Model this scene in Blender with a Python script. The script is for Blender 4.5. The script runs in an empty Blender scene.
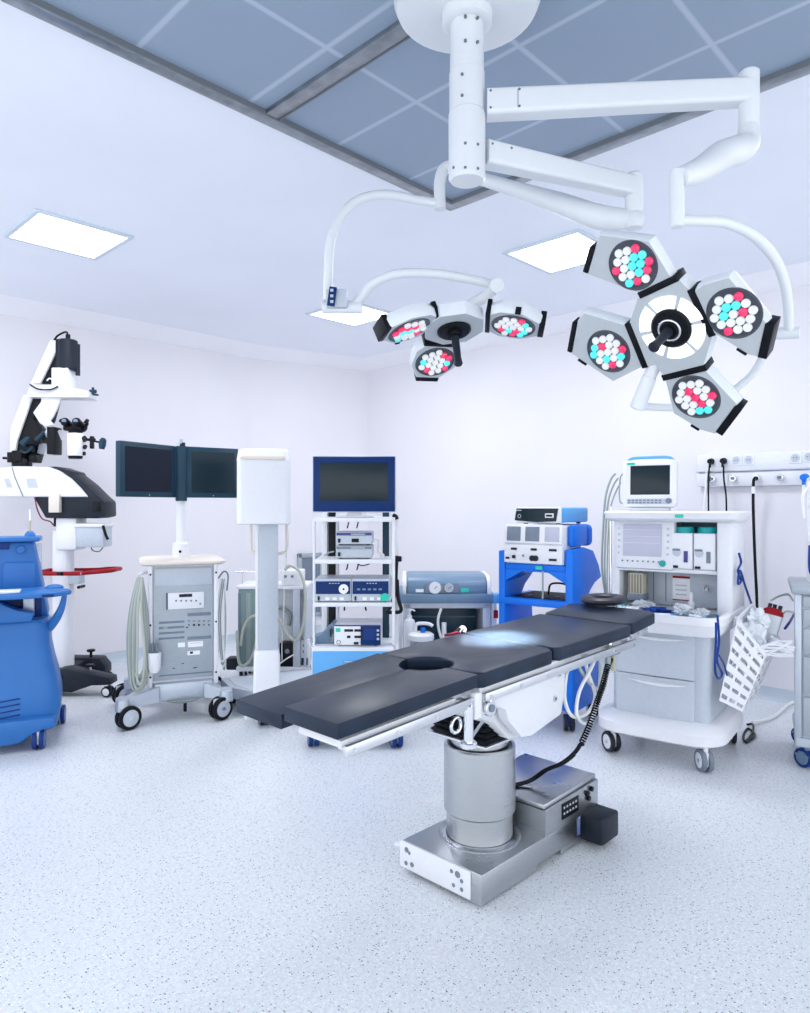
import bpy, bmesh, math, random
from mathutils import Vector, Matrix
random.seed(7)
SC = bpy.context.scene
COL = SC.collection
PI = math.pi
R = math.radians

# ------------------------------------------------------------------ camera, world, light, exposure
F = 702.0                       # focal length in pixels of the 810 x 1013 frame
CAM_H = 1.5
YAW = R(43.92)                  # viewing direction, measured from the room's X axis
FX, FY = math.cos(YAW), math.sin(YAW)
RX, RY = math.sin(YAW), -math.cos(YAW)

cd = bpy.data.cameras.new('camera')
cam = bpy.data.objects.new('camera', cd)
COL.objects.link(cam)
cam.location = (0, 0, CAM_H)
cam.rotation_euler = (PI / 2, 0, YAW - PI / 2)
cd.sensor_fit = 'HORIZONTAL'
cd.sensor_width = 36.0
cd.lens = 36.0 * F / 810.0
cd.clip_start = 0.05
SC.camera = cam

world = bpy.data.worlds.new('world')
SC.world = world
world.use_nodes = True
world.node_tree.nodes['Background'].inputs[0].default_value = (0.93, 0.96, 1.0, 1)
world.node_tree.nodes['Background'].inputs[1].default_value = 1.35


def area_light(name, loc, rot, size, size_y, power, color):
    l = bpy.data.lights.new(name, 'AREA')
    l.shape = 'RECTANGLE'
    l.size, l.size_y, l.energy, l.color = size, size_y, power, color
    o = bpy.data.objects.new(name, l)
    COL.objects.link(o)
    o.location, o.rotation_euler = loc, rot
    return o


def spot_light(name, loc, target, angle, power, color, blend=0.6, radius=0.08):
    l = bpy.data.lights.new(name, 'SPOT')
    l.energy, l.color, l.spot_size, l.spot_blend, l.shadow_soft_size = power, color, angle, blend, radius
    o = bpy.data.objects.new(name, l)
    COL.objects.link(o)
    o.location = loc
    d = Vector(target) - Vector(loc)
    o.rotation_euler = d.to_track_quat('-Z', 'Y').to_euler()
    return o


# ceiling luminaires: light sources just below the fixtures built further down, plus two added fill lights without fixtures, out of view
ZC = CAM_H + 1.76               # ceiling height
LIGHT_SPOTS = [(1.77, 4.74), (4.263, 2.585), (4.275, 4.788)]
for _x, _y, _p in [(*q, 17) for q in LIGHT_SPOTS] + [(4.2, 0.4, 4), (-0.7, 4.74, 17)]:
    area_light('ceiling_glow_and_fill', (_x, _y, ZC - 0.03), (0, 0, 0), 0.56, 0.56, _p, (0.95, 0.96, 1.0))
# beam of the smaller surgical lamp on the table top
for _q in ((2.36, 1.63, 2.12), (2.00, 1.90, 2.10)):
    spot_light('surgical_lamp_beam', _q, (2.53, 1.86, 0.92), R(18), 1150, (1.0, 0.80, 0.60), 1.0, 0.05)

SC.view_settings.view_transform = 'Standard'
SC.view_settings.look = 'None'
SC.view_settings.gamma = 1.0
SC.view_settings.use_curve_mapping = False
SC.view_settings.exposure = 0.62
try:
    SC.cycles.use_denoising = True
    SC.cycles.denoiser = 'OPENIMAGEDENOISE'
    SC.cycles.max_bounces = 10
    SC.cycles.diffuse_bounces = 6
    SC.cycles.transparent_max_bounces = 12
    SC.cycles.sample_clamp_indirect = 6
except Exception:
    pass


# ------------------------------------------------------------------ materials
MATS = {}


def mat(name, col, rough=0.5, metal=0.0, emit=None, estr=0.0, trans=0.0, alpha=1.0, coat=0.0, noise=0.0, nscale=40.0, bump=0.0, spec=0.5, ior=1.45):
    m = bpy.data.materials.new(name)
    m.use_nodes = True
    nt = m.node_tree
    b = nt.nodes['Principled BSDF']
    b.inputs['Base Color'].default_value = (*col, 1)
    b.inputs['Roughness'].default_value = rough
    b.inputs['Metallic'].default_value = metal
    b.inputs['IOR'].default_value = ior
    b.inputs['Specular IOR Level'].default_value = spec
    b.inputs['Transmission Weight'].default_value = trans
    b.inputs['Alpha'].default_value = alpha
    b.inputs['Coat Weight'].default_value = coat
    if emit:
        b.inputs['Emission Color'].default_value = (*emit, 1)
        b.inputs['Emission Strength'].default_value = estr
    if noise or bump:
        tc = nt.nodes.new('ShaderNodeTexCoord')
        nz = nt.nodes.new('ShaderNodeTexNoise')
        nz.inputs['Scale'].default_value = nscale
        nz.inputs['Detail'].default_value = 4
        nt.links.new(tc.outputs['Object'], nz.inputs['Vector'])
        if noise:
            cr = nt.nodes.new('ShaderNodeValToRGB')
            cr.color_ramp.elements[0].position = 0.3
            cr.color_ramp.elements[1].position = 0.7
            cr.color_ramp.elements[0].color = (*[c * (1 - noise) for c in col], 1)
            cr.color_ramp.elements[1].color = (*[min(1, c * (1 + noise)) for c in col], 1)
            nt.links.new(nz.outputs['Fac'], cr.inputs['Fac'])
            nt.links.new(cr.outputs['Color'], b.inputs['Base Color'])
        if bump:
            bp = nt.nodes.new('ShaderNodeBump')
            bp.inputs['Strength'].default_value = bump
            bp.inputs['Distance'].default_value = 0.002
            nt.links.new(nz.outputs['Fac'], bp.inputs['Height'])
            nt.links.new(bp.outputs['Normal'], b.inputs['Normal'])
    MATS[name] = m
    return m


mat('white', (0.76, 0.775, 0.81), 0.38, noise=0.015)
mat('white_gloss', (0.79, 0.80, 0.835), 0.28, noise=0.01)
mat('cream', (0.74, 0.68, 0.61), 0.45, noise=0.02)
mat('beige', (0.50, 0.47, 0.36), 0.5, noise=0.05)
mat('lightgrey', (0.50, 0.55, 0.62), 0.4, noise=0.03)
mat('panelgrey', (0.38, 0.43, 0.48), 0.4, metal=0.25, noise=0.03)
mat('midgrey', (0.17, 0.21, 0.27), 0.45, noise=0.03)
mat('darkgrey', (0.012, 0.017, 0.028), 0.45, spec=0.3)
mat('black', (0.002, 0.003, 0.006), 0.4, spec=0.25)
mat('rubber', (0.005, 0.007, 0.012), 0.6, spec=0.25)
mat('vinyl', (0.010, 0.021, 0.044), 0.36, noise=0.3, nscale=7, bump=0.08, spec=0.30)
mat('vinyl_side', (0.010, 0.012, 0.025), 0.4, spec=0.4)
mat('steel', (0.52, 0.54, 0.57), 0.25, metal=1.0, noise=0.03)
mat('chrome', (0.75, 0.77, 0.80), 0.12, metal=1.0)
mat('silver', (0.48, 0.53, 0.60), 0.35, metal=0.5, noise=0.03)
mat('rail_metal', (0.66, 0.68, 0.72), 0.3, metal=0.8)
mat('teal_dark', (0.012, 0.045, 0.075), 0.4, spec=0.3)
mat('screen_dark', (0.004, 0.009, 0.022), 0.25, spec=0.25)
mat('screen_teal', (0.004, 0.020, 0.030), 0.2, spec=0.3)
mat('screen_grey', (0.010, 0.022, 0.030), 0.2, spec=0.35)
mat('navy', (0.001, 0.026, 0.13), 0.4, spec=0.25)
mat('blue', (0.003, 0.165, 0.74), 0.42, noise=0.03, nscale=8, spec=0.35)
mat('blue_machine', (0.028, 0.155, 0.45), 0.38, noise=0.04, nscale=6, spec=0.4)
mat('blue_dark', (0.005, 0.035, 0.19), 0.4, spec=0.3)
mat('blue_light', (0.10, 0.38, 0.76), 0.4, noise=0.03)
mat('blue_tube', (0.004, 0.04, 0.26), 0.4, spec=0.3)
mat('steel_blue', (0.14, 0.23, 0.34), 0.4, noise=0.03)
mat('teal_glass', (0.03, 0.08, 0.12), 0.3)
mat('green_panel', (0.19, 0.29, 0.28), 0.3, noise=0.04)
mat('teal', (0.0, 0.35, 0.36), 0.4)
mat('green_tag', (0.02, 0.55, 0.42), 0.5)
mat('red', (0.30, 0.004, 0.012), 0.4, spec=0.3)
mat('darkred', (0.20, 0.008, 0.04), 0.5)
mat('purple', (0.05, 0.05, 0.22), 0.5)
mat('hose_beige', (0.46, 0.49, 0.43), 0.4)
mat('hose_white', (0.80, 0.82, 0.82), 0.35)
mat('hose_grey', (0.30, 0.36, 0.35), 0.35)
mat('clear', (0.86, 0.91, 0.95), 0.12, trans=0.75, alpha=0.75, ior=1.2)
mat('film', (0.90, 0.93, 0.97), 0.25, alpha=0.55, bump=0.6, nscale=60)
mat('paper', (0.86, 0.87, 0.90), 0.8, noise=0.02)
mat('display_soft', (0.42, 0.43, 0.54), 0.3, emit=(0.55, 0.56, 0.68), estr=0.08)
mat('jar_brown', (0.10, 0.09, 0.07), 0.3, trans=0.2)
mat('lamp_body', (0.72, 0.76, 0.80), 0.28, noise=0.015)
mat('lamp_face', (0.46, 0.50, 0.53), 0.35, noise=0.02)
mat('arm_white', (0.72, 0.75, 0.78), 0.32, noise=0.01)
mat('led_white', (0.5, 0.52, 0.55), 0.2, emit=(0.97, 0.98, 1.0), estr=0.26)
mat('led_red', (0.55, 0.02, 0.08), 0.15, emit=(0.75, 0.03, 0.13), estr=0.55, coat=0.6)
mat('led_teal', (0.05, 0.55, 0.60), 0.15, emit=(0.08, 0.70, 0.74), estr=0.55, coat=0.6)
mat('diffuser', (0.95, 0.97, 1.0), 0.4, emit=(0.95, 0.98, 1.0), estr=2.2)
mat('fixture_frame', (0.62, 0.70, 0.78), 0.4)
mat('gasket', (0.15, 0.17, 0.19), 0.5)
mat('frame_steel', (0.30, 0.33, 0.36), 0.32, metal=0.9, noise=0.2, nscale=14)


def m_floor():
    m = bpy.data.materials.new('speckled_vinyl')
    m.use_nodes = True
    nt = m.node_tree
    b = nt.nodes['Principled BSDF']
    tc = nt.nodes.new('ShaderNodeTexCoord')

    def speck(scale, size, thresh, seedshift):
        mp = nt.nodes.new('ShaderNodeMapping')
        mp.inputs['Location'].default_value = (seedshift, seedshift * 2.3, 0)
        nt.links.new(tc.outputs['Object'], mp.inputs['Vector'])
        v = nt.nodes.new('ShaderNodeTexVoronoi')
        v.inputs['Scale'].default_value = scale
        nt.links.new(mp.outputs['Vector'], v.inputs['Vector'])
        lt = nt.nodes.new('ShaderNodeMath'); lt.operation = 'LESS_THAN'
        lt.inputs[1].default_value = size
        nt.links.new(v.outputs['Distance'], lt.inputs[0])
        sp = nt.nodes.new('ShaderNodeSeparateColor')
        nt.links.new(v.outputs['Color'], sp.inputs['Color'])
        l2 = nt.nodes.new('ShaderNodeMath'); l2.operation = 'LESS_THAN'
        l2.inputs[1].default_value = thresh
        nt.links.new(sp.outputs['Red'], l2.inputs[0])
        mu = nt.nodes.new('ShaderNodeMath'); mu.operation = 'MULTIPLY'
        nt.links.new(lt.outputs[0], mu.inputs[0]); nt.links.new(l2.outputs[0], mu.inputs[1])
        return mu.outputs[0]
    nz = nt.nodes.new('ShaderNodeTexNoise')
    nz.inputs['Scale'].default_value = 70
    nz.inputs['Detail'].default_value = 5
    nt.links.new(tc.outputs['Object'], nz.inputs['Vector'])
    cr = nt.nodes.new('ShaderNodeValToRGB')
    cr.color_ramp.elements[0].position = 0.35
    cr.color_ramp.elements[0].color = (0.62, 0.655, 0.69, 1)
    cr.color_ramp.elements[1].position = 0.62
    cr.color_ramp.elements[1].color = (0.73, 0.755, 0.785, 1)
    nt.links.new(nz.outputs['Fac'], cr.inputs['Fac'])
    prev = cr.outputs['Color']
    for sc_, sz, th, sh, c in ((95, 0.26, 0.24, 0.0, (0.06, 0.08, 0.11)), (150, 0.30, 0.25, 5.1, (0.40, 0.45, 0.52)), (110, 0.30, 0.30, 9.7, (0.88, 0.89, 0.91))):
        mx = nt.nodes.new('ShaderNodeMix'); mx.data_type = 'RGBA'
        nt.links.new(speck(sc_, sz, th, sh), mx.inputs[0])
        nt.links.new(prev, mx.inputs[6])
        mx.inputs[7].default_value = (*c, 1)
        prev = mx.outputs[2]
    nt.links.new(prev, b.inputs['Base Color'])
    b.inputs['Roughness'].default_value = 0.33
    MATS['floor'] = m


def m_wall(name, c, bumps):
    m = mat(name, c, 0.75, noise=0.02, nscale=1.3, bump=0)
    return m


m_floor()
m_wall('wall_paint', (0.77, 0.755, 0.79), 0)
m_wall('ceiling_paint', (0.84, 0.87, 0.94), 0)
m_wall('cornice_paint', (0.90, 0.90, 0.94), 0)
m_wall('skirting', (0.55, 0.62, 0.68), 0)


def m_laminar():
    # translucent blue-grey fabric with the paler lines of the supports behind it
    m = bpy.data.materials.new('diffuser_fabric')
    m.use_nodes = True
    nt = m.node_tree
    b = nt.nodes['Principled BSDF']
    tc = nt.nodes.new('ShaderNodeTexCoord')
    sx = nt.nodes.new('ShaderNodeSeparateXYZ')
    nt.links.new(tc.outputs['Object'], sx.inputs[0])

    def lines(out, off, per):
        a = nt.nodes.new('ShaderNodeMath'); a.operation = 'SUBTRACT'; a.inputs[1].default_value = off
        nt.links.new(out, a.inputs[0])
        w = nt.nodes.new('ShaderNodeMath'); w.operation = 'PINGPONG'; w.inputs[1].default_value = per / 2
        nt.links.new(a.outputs[0], w.inputs[0])
        r_ = nt.nodes.new('ShaderNodeMapRange')
        r_.inputs[1].default_value = 0.006; r_.inputs[2].default_value = 0.016
        r_.inputs[3].default_value = 1.0; r_.inputs[4].default_value = 0.0
        nt.links.new(w.outputs[0], r_.inputs[0])
        return r_.outputs[0]
    mxm = nt.nodes.new('ShaderNodeMath'); mxm.operation = 'MAXIMUM'
    nt.links.new(lines(sx.outputs['X'], 2.22, 0.50), mxm.inputs[0])
    nt.links.new(lines(sx.outputs['Y'], 1.006, 0.532), mxm.inputs[1])
    mx = nt.nodes.new('ShaderNodeMix'); mx.data_type = 'RGBA'
    nt.links.new(mxm.outputs[0], mx.inputs[0])
    mx.inputs[6].default_value = (0.275, 0.35, 0.455, 1)
    mx.inputs[7].default_value = (0.43, 0.50, 0.61, 1)
    nt.links.new(mx.outputs[2], b.inputs['Base Color'])
    b.inputs['Roughness'].default_value = 0.5
    MATS['laminar'] = m


m_laminar()


# ------------------------------------------------------------------ mesh builder
def catmull(pts, n=8):
    P = [Vector(p) for p in pts]
    if len(P) < 3:
        return P
    out = []
    P = [2 * P[0] - P[1]] + P + [2 * P[-1] - P[-2]]
    for i in range(1, len(P) - 2):
        p0, p1, p2, p3 = P[i - 1:i + 3]
        for k in range(n):
            t = k / n
            out.append(0.5 * ((2 * p1) + (-p0 + p2) * t + (2 * p0 - 5 * p1 + 4 * p2 - p3) * t * t + (-p0 + 3 * p1 - 3 * p2 + p3) * t ** 3))
    out.append(P[-2])
    return out


class MB:
    def __init__(self, m='white'):
        self.bm = bmesh.new()
        self.mats = []
        self.default = m

    def mi(self, m):
        m = m or self.default
        if m not in self.mats:
            self.mats.append(m)
        return self.mats.index(m)

    def _merge(self, tb, m, M=None):
        if M is not None:
            bmesh.ops.transform(tb, matrix=M, verts=tb.verts)
        bmesh.ops.recalc_face_normals(tb, faces=tb.faces)
        i = self.mi(m)
        vm = {}
        for v in tb.verts:
            vm[v] = self.bm.verts.new(v.co)
        for f in tb.faces:
            try:
                nf = self.bm.faces.new([vm[v] for v in f.verts])
                nf.material_index = i
            except ValueError:
                pass
        tb.free()
        return self

    def box(self, c, s, bev=0.0, m=None, rz=0.0, rx=0.0, ry=0.0, seg=2):
        tb = bmesh.new()
        bmesh.ops.create_cube(tb, size=1.0)
        bmesh.ops.scale(tb, vec=Vector(s), verts=tb.verts)
        if bev > 0:
            bev = min(bev, min(s) * 0.49)
            bmesh.ops.bevel(tb, geom=list(tb.edges), offset=bev, segments=seg, profile=0.5, affect='EDGES')
        M = Matrix.Translation(Vector(c)) @ Matrix.Rotation(rz, 4, 'Z') @ Matrix.Rotation(ry, 4, 'Y') @ Matrix.Rotation(rx, 4, 'X')
        return self._merge(tb, m, M)

    def bb(self, x0, x1, y0, y1, z0, z1, bev=0.0, m=None, seg=2):
        return self.box(((x0 + x1) / 2, (y0 + y1) / 2, (z0 + z1) / 2), (abs(x1 - x0), abs(y1 - y0), abs(z1 - z0)), bev, m, seg=seg)

    def prism(self, pts, ext, bev=0.0, m=None, seg=2):
        """polygon of 3-D points extruded along a vector"""
        tb = bmesh.new()
        e = Vector(ext)
        lo = [tb.verts.new(Vector(p)) for p in pts]
        hi = [tb.verts.new(Vector(p) + e) for p in pts]
        n = len(pts)
        tb.faces.new(lo)
        tb.faces.new(hi[::-1])
        for i in range(n):
            tb.faces.new([lo[i], lo[(i + 1) % n], hi[(i + 1) % n], hi[i]])
        bmesh.ops.recalc_face_normals(tb, faces=tb.faces)
        if bev > 0:
            bmesh.ops.bevel(tb, geom=list(tb.edges), offset=bev, segments=seg, profile=0.5, affect='EDGES', clamp_overlap=True)
        bmesh.ops.triangulate(tb, faces=[f for f in tb.faces if len(f.verts) > 4])
        return self._merge(tb, m)

    def loft(self, rings, m=None, cap=True):
        tb = bmesh.new()
        vs = [[tb.verts.new(Vector(p)) for p in r_] for r_ in rings]
        n = len(rings[0])
        for a, b in zip(vs, vs[1:]):
            for i in range(n):
                tb.faces.new([a[i], a[(i + 1) % n], b[(i + 1) % n], b[i]])
        if cap:
            tb.faces.new(vs[0][::-1])
            tb.faces.new(vs[-1])
        return self._merge(tb, m)

    def rbox_loft(self, secs, m=None, n=8):
        """secs: (z, cx, cy, halfwidth, halfdepth, corner radius): rounded rectangles stacked"""
        return self.loft([rrect(cx, cy, hw, hd, r_, z, n) for z, cx, cy, hw, hd, r_ in secs], m)

    def cyl(self, p0, p1, r0, r1=None, seg=24, m=None, bev=0.0):
        r1 = r0 if r1 is None else r1
        p0, p1 = Vector(p0), Vector(p1)
        d = p1 - p0
        L = d.length
        if bev > 0:
            prof = [(0, 0), (max(r0 - bev, 1e-4), 0), (r0, bev), (r1, L - bev), (max(r1 - bev, 1e-4), L), (0, L)]
        else:
            prof = [(0, 0), (r0, 0), (r1, L), (0, L)]
        return self.lathe(prof, p0, d, seg, m)

    def lathe(self, prof, origin=(0, 0, 0), axis=(0, 0, 1), seg=24, m=None):
        tb = bmesh.new()
        rings = []
        for r_, z in prof:
            if r_ <= 1e-6:
                rings.append([tb.verts.new((0, 0, z))])
            else:
                rings.append([tb.verts.new((r_ * math.cos(2 * PI * k / seg), r_ * math.sin(2 * PI * k / seg), z)) for k in range(seg)])
        for a, b in zip(rings, rings[1:]):
            if len(a) == 1 and len(b) == 1:
                continue
            for k in range(seg):
                if len(a) == 1:
                    tb.faces.new([a[0], b[(k + 1) % seg], b[k]])
                elif len(b) == 1:
                    tb.faces.new([a[k], a[(k + 1) % seg], b[0]])
                else:
                    tb.faces.new([a[k], a[(k + 1) % seg], b[(k + 1) % seg], b[k]])
        q = Vector((0, 0, 1)).rotation_difference(Vector(axis).normalized())
        return self._merge(tb, m, Matrix.Translation(Vector(origin)) @ q.to_matrix().to_4x4())

    def tube(self, pts, r, seg=10, m=None, smooth=8, closed=False, radii=None):
        P = [Vector(p) for p in pts]
        if smooth and len(P) > 2:
            if closed:
                Q = catmull([P[-1]] + P + [P[0], P[1]], smooth)
                P = Q[smooth:-smooth - 1]
            else:
                P = catmull(P, smooth)
        n = len(P)
        tb = bmesh.new()
        prev = None
        rings = []
        for i, p in enumerate(P):
            if closed:
                t = P[(i + 1) % n] - P[i - 1]
            else:
                t = P[min(i + 1, n - 1)] - P[max(i - 1, 0)]
            t = t.normalized() if t.length > 1e-9 else Vector((0, 0, 1))
            if prev is None:
                a = Vector((0, 0, 1)) if abs(t.z) < 0.9 else Vector((1, 0, 0))
                u = t.cross(a).normalized()
            else:
                u = (prev - t * prev.dot(t))
                u = u.normalized() if u.length > 1e-9 else t.orthogonal().normalized()
            prev = u
            v = t.cross(u)
            rr = r
            if radii:
                f = i / max(1, n - 1) * (len(radii) - 1)
                k = min(int(f), len(radii) - 2)
                rr = radii[k] + (radii[k + 1] - radii[k]) * (f - k)
            rings.append([tb.verts.new(p + u * rr * math.cos(2 * PI * k / seg) + v * rr * math.sin(2 * PI * k / seg)) for k in range(seg)])
        rg = list(zip(rings, rings[1:])) + ([(rings[-1], rings[0])] if closed else [])
        for a, b in rg:
            for k in range(seg):
                tb.faces.new([a[k], a[(k + 1) % seg], b[(k + 1) % seg], b[k]])
        if not closed:
            tb.faces.new(rings[0][::-1])
            tb.faces.new(rings[-1])
        return self._merge(tb, m)

    def sphere(self, c, r, m=None, sc=(1, 1, 1), seg=20):
        tb = bmesh.new()
        bmesh.ops.create_uvsphere(tb, u_segments=seg, v_segments=seg // 2 + 2, radius=r)
        M = Matrix.Translation(Vector(c)) @ Matrix.Diagonal((*sc, 1))
        return self._merge(tb, m, M)

    def torus(self, c, R0, r, m=None, seg=40, sseg=12, sc=(1, 1, 1), axis=(0, 0, 1)):
        tb = bmesh.new()
        rings = []
        for i in range(seg):
            a = 2 * PI * i / seg
            rings.append([tb.verts.new(((R0 + r * math.cos(b)) * math.cos(a), (R0 + r * math.cos(b)) * math.sin(a), r * math.sin(b))) for b in [2 * PI * k / sseg for k in range(sseg)]])
        for i in range(seg):
            a, b = rings[i], rings[(i + 1) % seg]
            for k in range(sseg):
                tb.faces.new([a[k], a[(k + 1) % sseg], b[(k + 1) % sseg], b[k]])
        q = Vector((0, 0, 1)).rotation_difference(Vector(axis).normalized())
        return self._merge(tb, m, Matrix.Translation(Vector(c)) @ q.to_matrix().to_4x4() @ Matrix.Diagonal((*sc, 1)))

    def build(self, name, parent=None, label=None, ang=32):
        me = bpy.data.meshes.new(name)
        self.bm.to_mesh(me)
        self.bm.free()
        for mm in self.mats:
            me.materials.append(MATS[mm])
        me.shade_smooth()
        me.set_sharp_from_angle(angle=R(ang))
        o = bpy.data.objects.new(name, me)
        COL.objects.link(o)
        if parent is not None:
            o.parent = parent.o if isinstance(parent, Thing) else parent
        if label:
            o['label'] = label
        return o


def rrect(cx, cy, hw, hd, r_, z, n=8):
    r_ = min(r_, hw * 0.99, hd * 0.99)
    out = []
    for qx, qy, a0 in ((1, 1, 0), (-1, 1, 90), (-1, -1, 180), (1, -1, 270)):
        for k in range(n + 1):
            a = R(a0 + 90 * k / n)
            out.append((cx + qx * (hw - r_) + r_ * math.cos(a), cy + qy * (hd - r_) + r_ * math.sin(a), z))
    return out


def W(cx, d, z=0.0):
    """camera-aligned ground position (right, forward, height) -> room coordinates"""
    return Vector((d * FX + cx * RX, d * FY + cx * RY, z))


def ray(px, py):
    v = W((px - 405) / F, 1.0, 0) + Vector((0, 0, (506 - py) / F))
    return v


def PD(px, py, d):
    return Vector((0, 0, CAM_H)) + ray(px, py) * d


def PZ(px, py, z):
    return Vector((0, 0, CAM_H)) + ray(px, py) * ((z - CAM_H) / ray(px, py).z)


class Thing:
    """an Empty at the base of a thing; local x = right, y = back, z = up"""
    def __init__(self, name, label, cat, cx, d, delta=0.0, z=0.0, group=None):
        self.o = bpy.data.objects.new(name, None)
        COL.objects.link(self.o)
        self.o.empty_display_size = 0.1
        self.loc = W(cx, d, z)
        self.rz = YAW - PI / 2 + R(delta)
        self.o.location = self.loc
        self.o.rotation_euler = (0, 0, self.rz)
        self.o['label'] = label
        self.o['category'] = cat
        if group:
            self.o['group'] = group
        self.M = Matrix.Translation(self.loc) @ Matrix.Rotation(self.rz, 4, 'Z')
        self.Mi = self.M.inverted()

    def y(self, px, py, ly):
        """point of the local plane y = ly seen at a pixel"""
        c = self.Mi @ Vector((0, 0, CAM_H))
        r_ = self.Mi.to_3x3() @ ray(px, py)
        return c + r_ * ((ly - c.y) / r_.y)

    def xx(self, px, py, lx):
        c = self.Mi @ Vector((0, 0, CAM_H))
        r_ = self.Mi.to_3x3() @ ray(px, py)
        return c + r_ * ((lx - c.x) / r_.x)

    def w(self, p):
        return self.Mi @ Vector(p)


def tag(o, label, cat, group=None):
    o['label'] = label
    o['category'] = cat
    if group:
        o['group'] = group
    return o


def struct(o):
    o['kind'] = 'structure'
    return o


def copy_tree(o, parent=None):
    c = o.copy()
    COL.objects.link(c)
    if parent is not None:
        c.parent = parent
    for ch in [x for x in COL.objects if x.parent == o]:
        copy_tree(ch, c)
    return c


def recenter(o):
    """put a single-mesh thing's origin at the middle of its footprint"""
    vs = [v.co for v in o.data.vertices]
    lo = Vector((min(v.x for v in vs), min(v.y for v in vs), min(v.z for v in vs)))
    hi = Vector((max(v.x for v in vs), max(v.y for v in vs), max(v.z for v in vs)))
    c = Vector(((lo.x + hi.x) / 2, (lo.y + hi.y) / 2, lo.z))
    o.data.transform(Matrix.Translation(-c))
    o.location = o.matrix_basis @ c
    return o


# ------------------------------------------------------------------ room shell
XR, YL = 5.894, 6.716           # right wall, left wall
C1, C2 = (4.49, YL), (XR, 6.32)  # ends of the short angled wall between them
XB, YB = -3.2, -3.0
b = MB('floor')
b.prism([(XB, YB, 0), (XR, YB, 0), (XR, C2[1], 0), (C1[0], YL, 0), (XB, YL, 0)], (0, 0, -0.1))
struct(b.build('floor'))
b = MB('ceiling_paint')
b.prism([(XB, YB, ZC), (XR, YB, ZC), (XR, C2[1], ZC), (C1[0], YL, ZC), (XB, YL, ZC)], (0, 0, 0.1))
struct(b.build('ceiling'))
TH = 0.12
b = MB('wall_paint')
b.bb(XB, C1[0], YL, YL + TH, 0, ZC)
struct(b.build('wall_left'))
b = MB('wall_paint')
b.bb(XR, XR + TH, YB, C2[1], 0, ZC)
struct(b.build('wall_right'))
b = MB('wall_paint')
b.prism([(C1[0], C1[1], 0), (C2[0], C2[1], 0), (XR + TH, 6.45, 0), (XR + TH, YL + TH, 0), (C1[0], YL + TH, 0)], (0, 0, ZC))
struct(b.build('wall_back'))
# sloping cornice and cove skirting, following the three walls
path = [Vector((XB, YL)), Vector(C1), Vector(C2), Vector((XR, YB))]


def offset_path(off):
    out = []
    for i, p in enumerate(path):
        ns = []
        if i > 0:
            d = (path[i] - path[i - 1]).normalized(); ns.append(Vector((d.y, -d.x)))
        if i < len(path) - 1:
            d = (path[i + 1] - path[i]).normalized(); ns.append(Vector((d.y, -d.x)))
        n = sum(ns, Vector((0, 0))).normalized()
        k = 1 / max(0.3, n.dot(ns[0]))
        out.append(p + n * off * k)
    return out


def run_profile(prof, m, name):
    mb = MB(m)
    rows = [[(q.x, q.y, z) for q in offset_path(off)] for off, z in prof]
    for i in range(len(path) - 1):
        mb.loft([[r_[i] for r_ in rows], [r_[i + 1] for r_ in rows]])
    return struct(mb.build(name, ang=60))


run_profile([(0.0, 3.165), (0.03, 3.172), (0.10, 3.20), (0.19, 3.235), (0.26, ZC - 0.003), (0.26, ZC), (0.0, ZC)], 'cornice_paint', 'trim_1')
run_profile([(0.0, 0.0), (0.035, 0.001), (0.018, 0.012), (0.008, 0.035), (0.006, 0.10), (0.0, 0.10)], 'skirting', 'baseboard_back')

# ------------------------------------------------------------------ airflow ceiling
LX0, LXM, LX1, LY0, LY1 = 0.46, 1.835, 3.105, -0.75, 2.622
T = Thing('airflow_ceiling_panel', 'large blue-grey airflow panel in a steel frame set in the ceiling', 'ceiling panel', 0, 0)
T.o.location = (0, 0, 0); T.o.rotation_euler = (0, 0, 0)
b = MB('laminar')
b.bb(LX0, LX1, LY0, LY1, ZC - 0.012, ZC - 0.004)
b.build('diffuser_screen', T)
b = MB('frame_steel')
for x0, x1, y0, y1 in ((LX0 - .02, LX1 + .035, LY1 - .03, LY1 + .035), (LX1 - .03, LX1 + .035, LY0 + .03, LY1 - .03), (LX0 - .02, LX0 + .03, LY0 + .03, LY1 - .03), (LX0 - .02, LX1 + .035, LY0 - .035, LY0 + .03)):
    b.bb(x0, x1, y0, y1, ZC - 0.035, ZC - 0.001, 0.003)
b.build('outer_frame', T)
b = MB('frame_steel')
b.bb(LXM - .035, LXM + .035, LY0 + .03, LY1 - .03, ZC - 0.032, ZC - 0.004, 0.003)
b.build('divider', T)
b = MB('gasket')
for x0, x1, y0, y1 in ((LX0 + .03, LX1 - .03, LY1 - .038, LY1 - .03), (LX1 - .038, LX1 - .03, LY0 + .03, LY1 - .03), (LXM + .035, LXM + .041, LY0 + .03, LY1 - .03)):
    b.bb(x0, x1, y0, y1, ZC - 0.034, ZC - 0.006)
b.build('seal', T)

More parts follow.
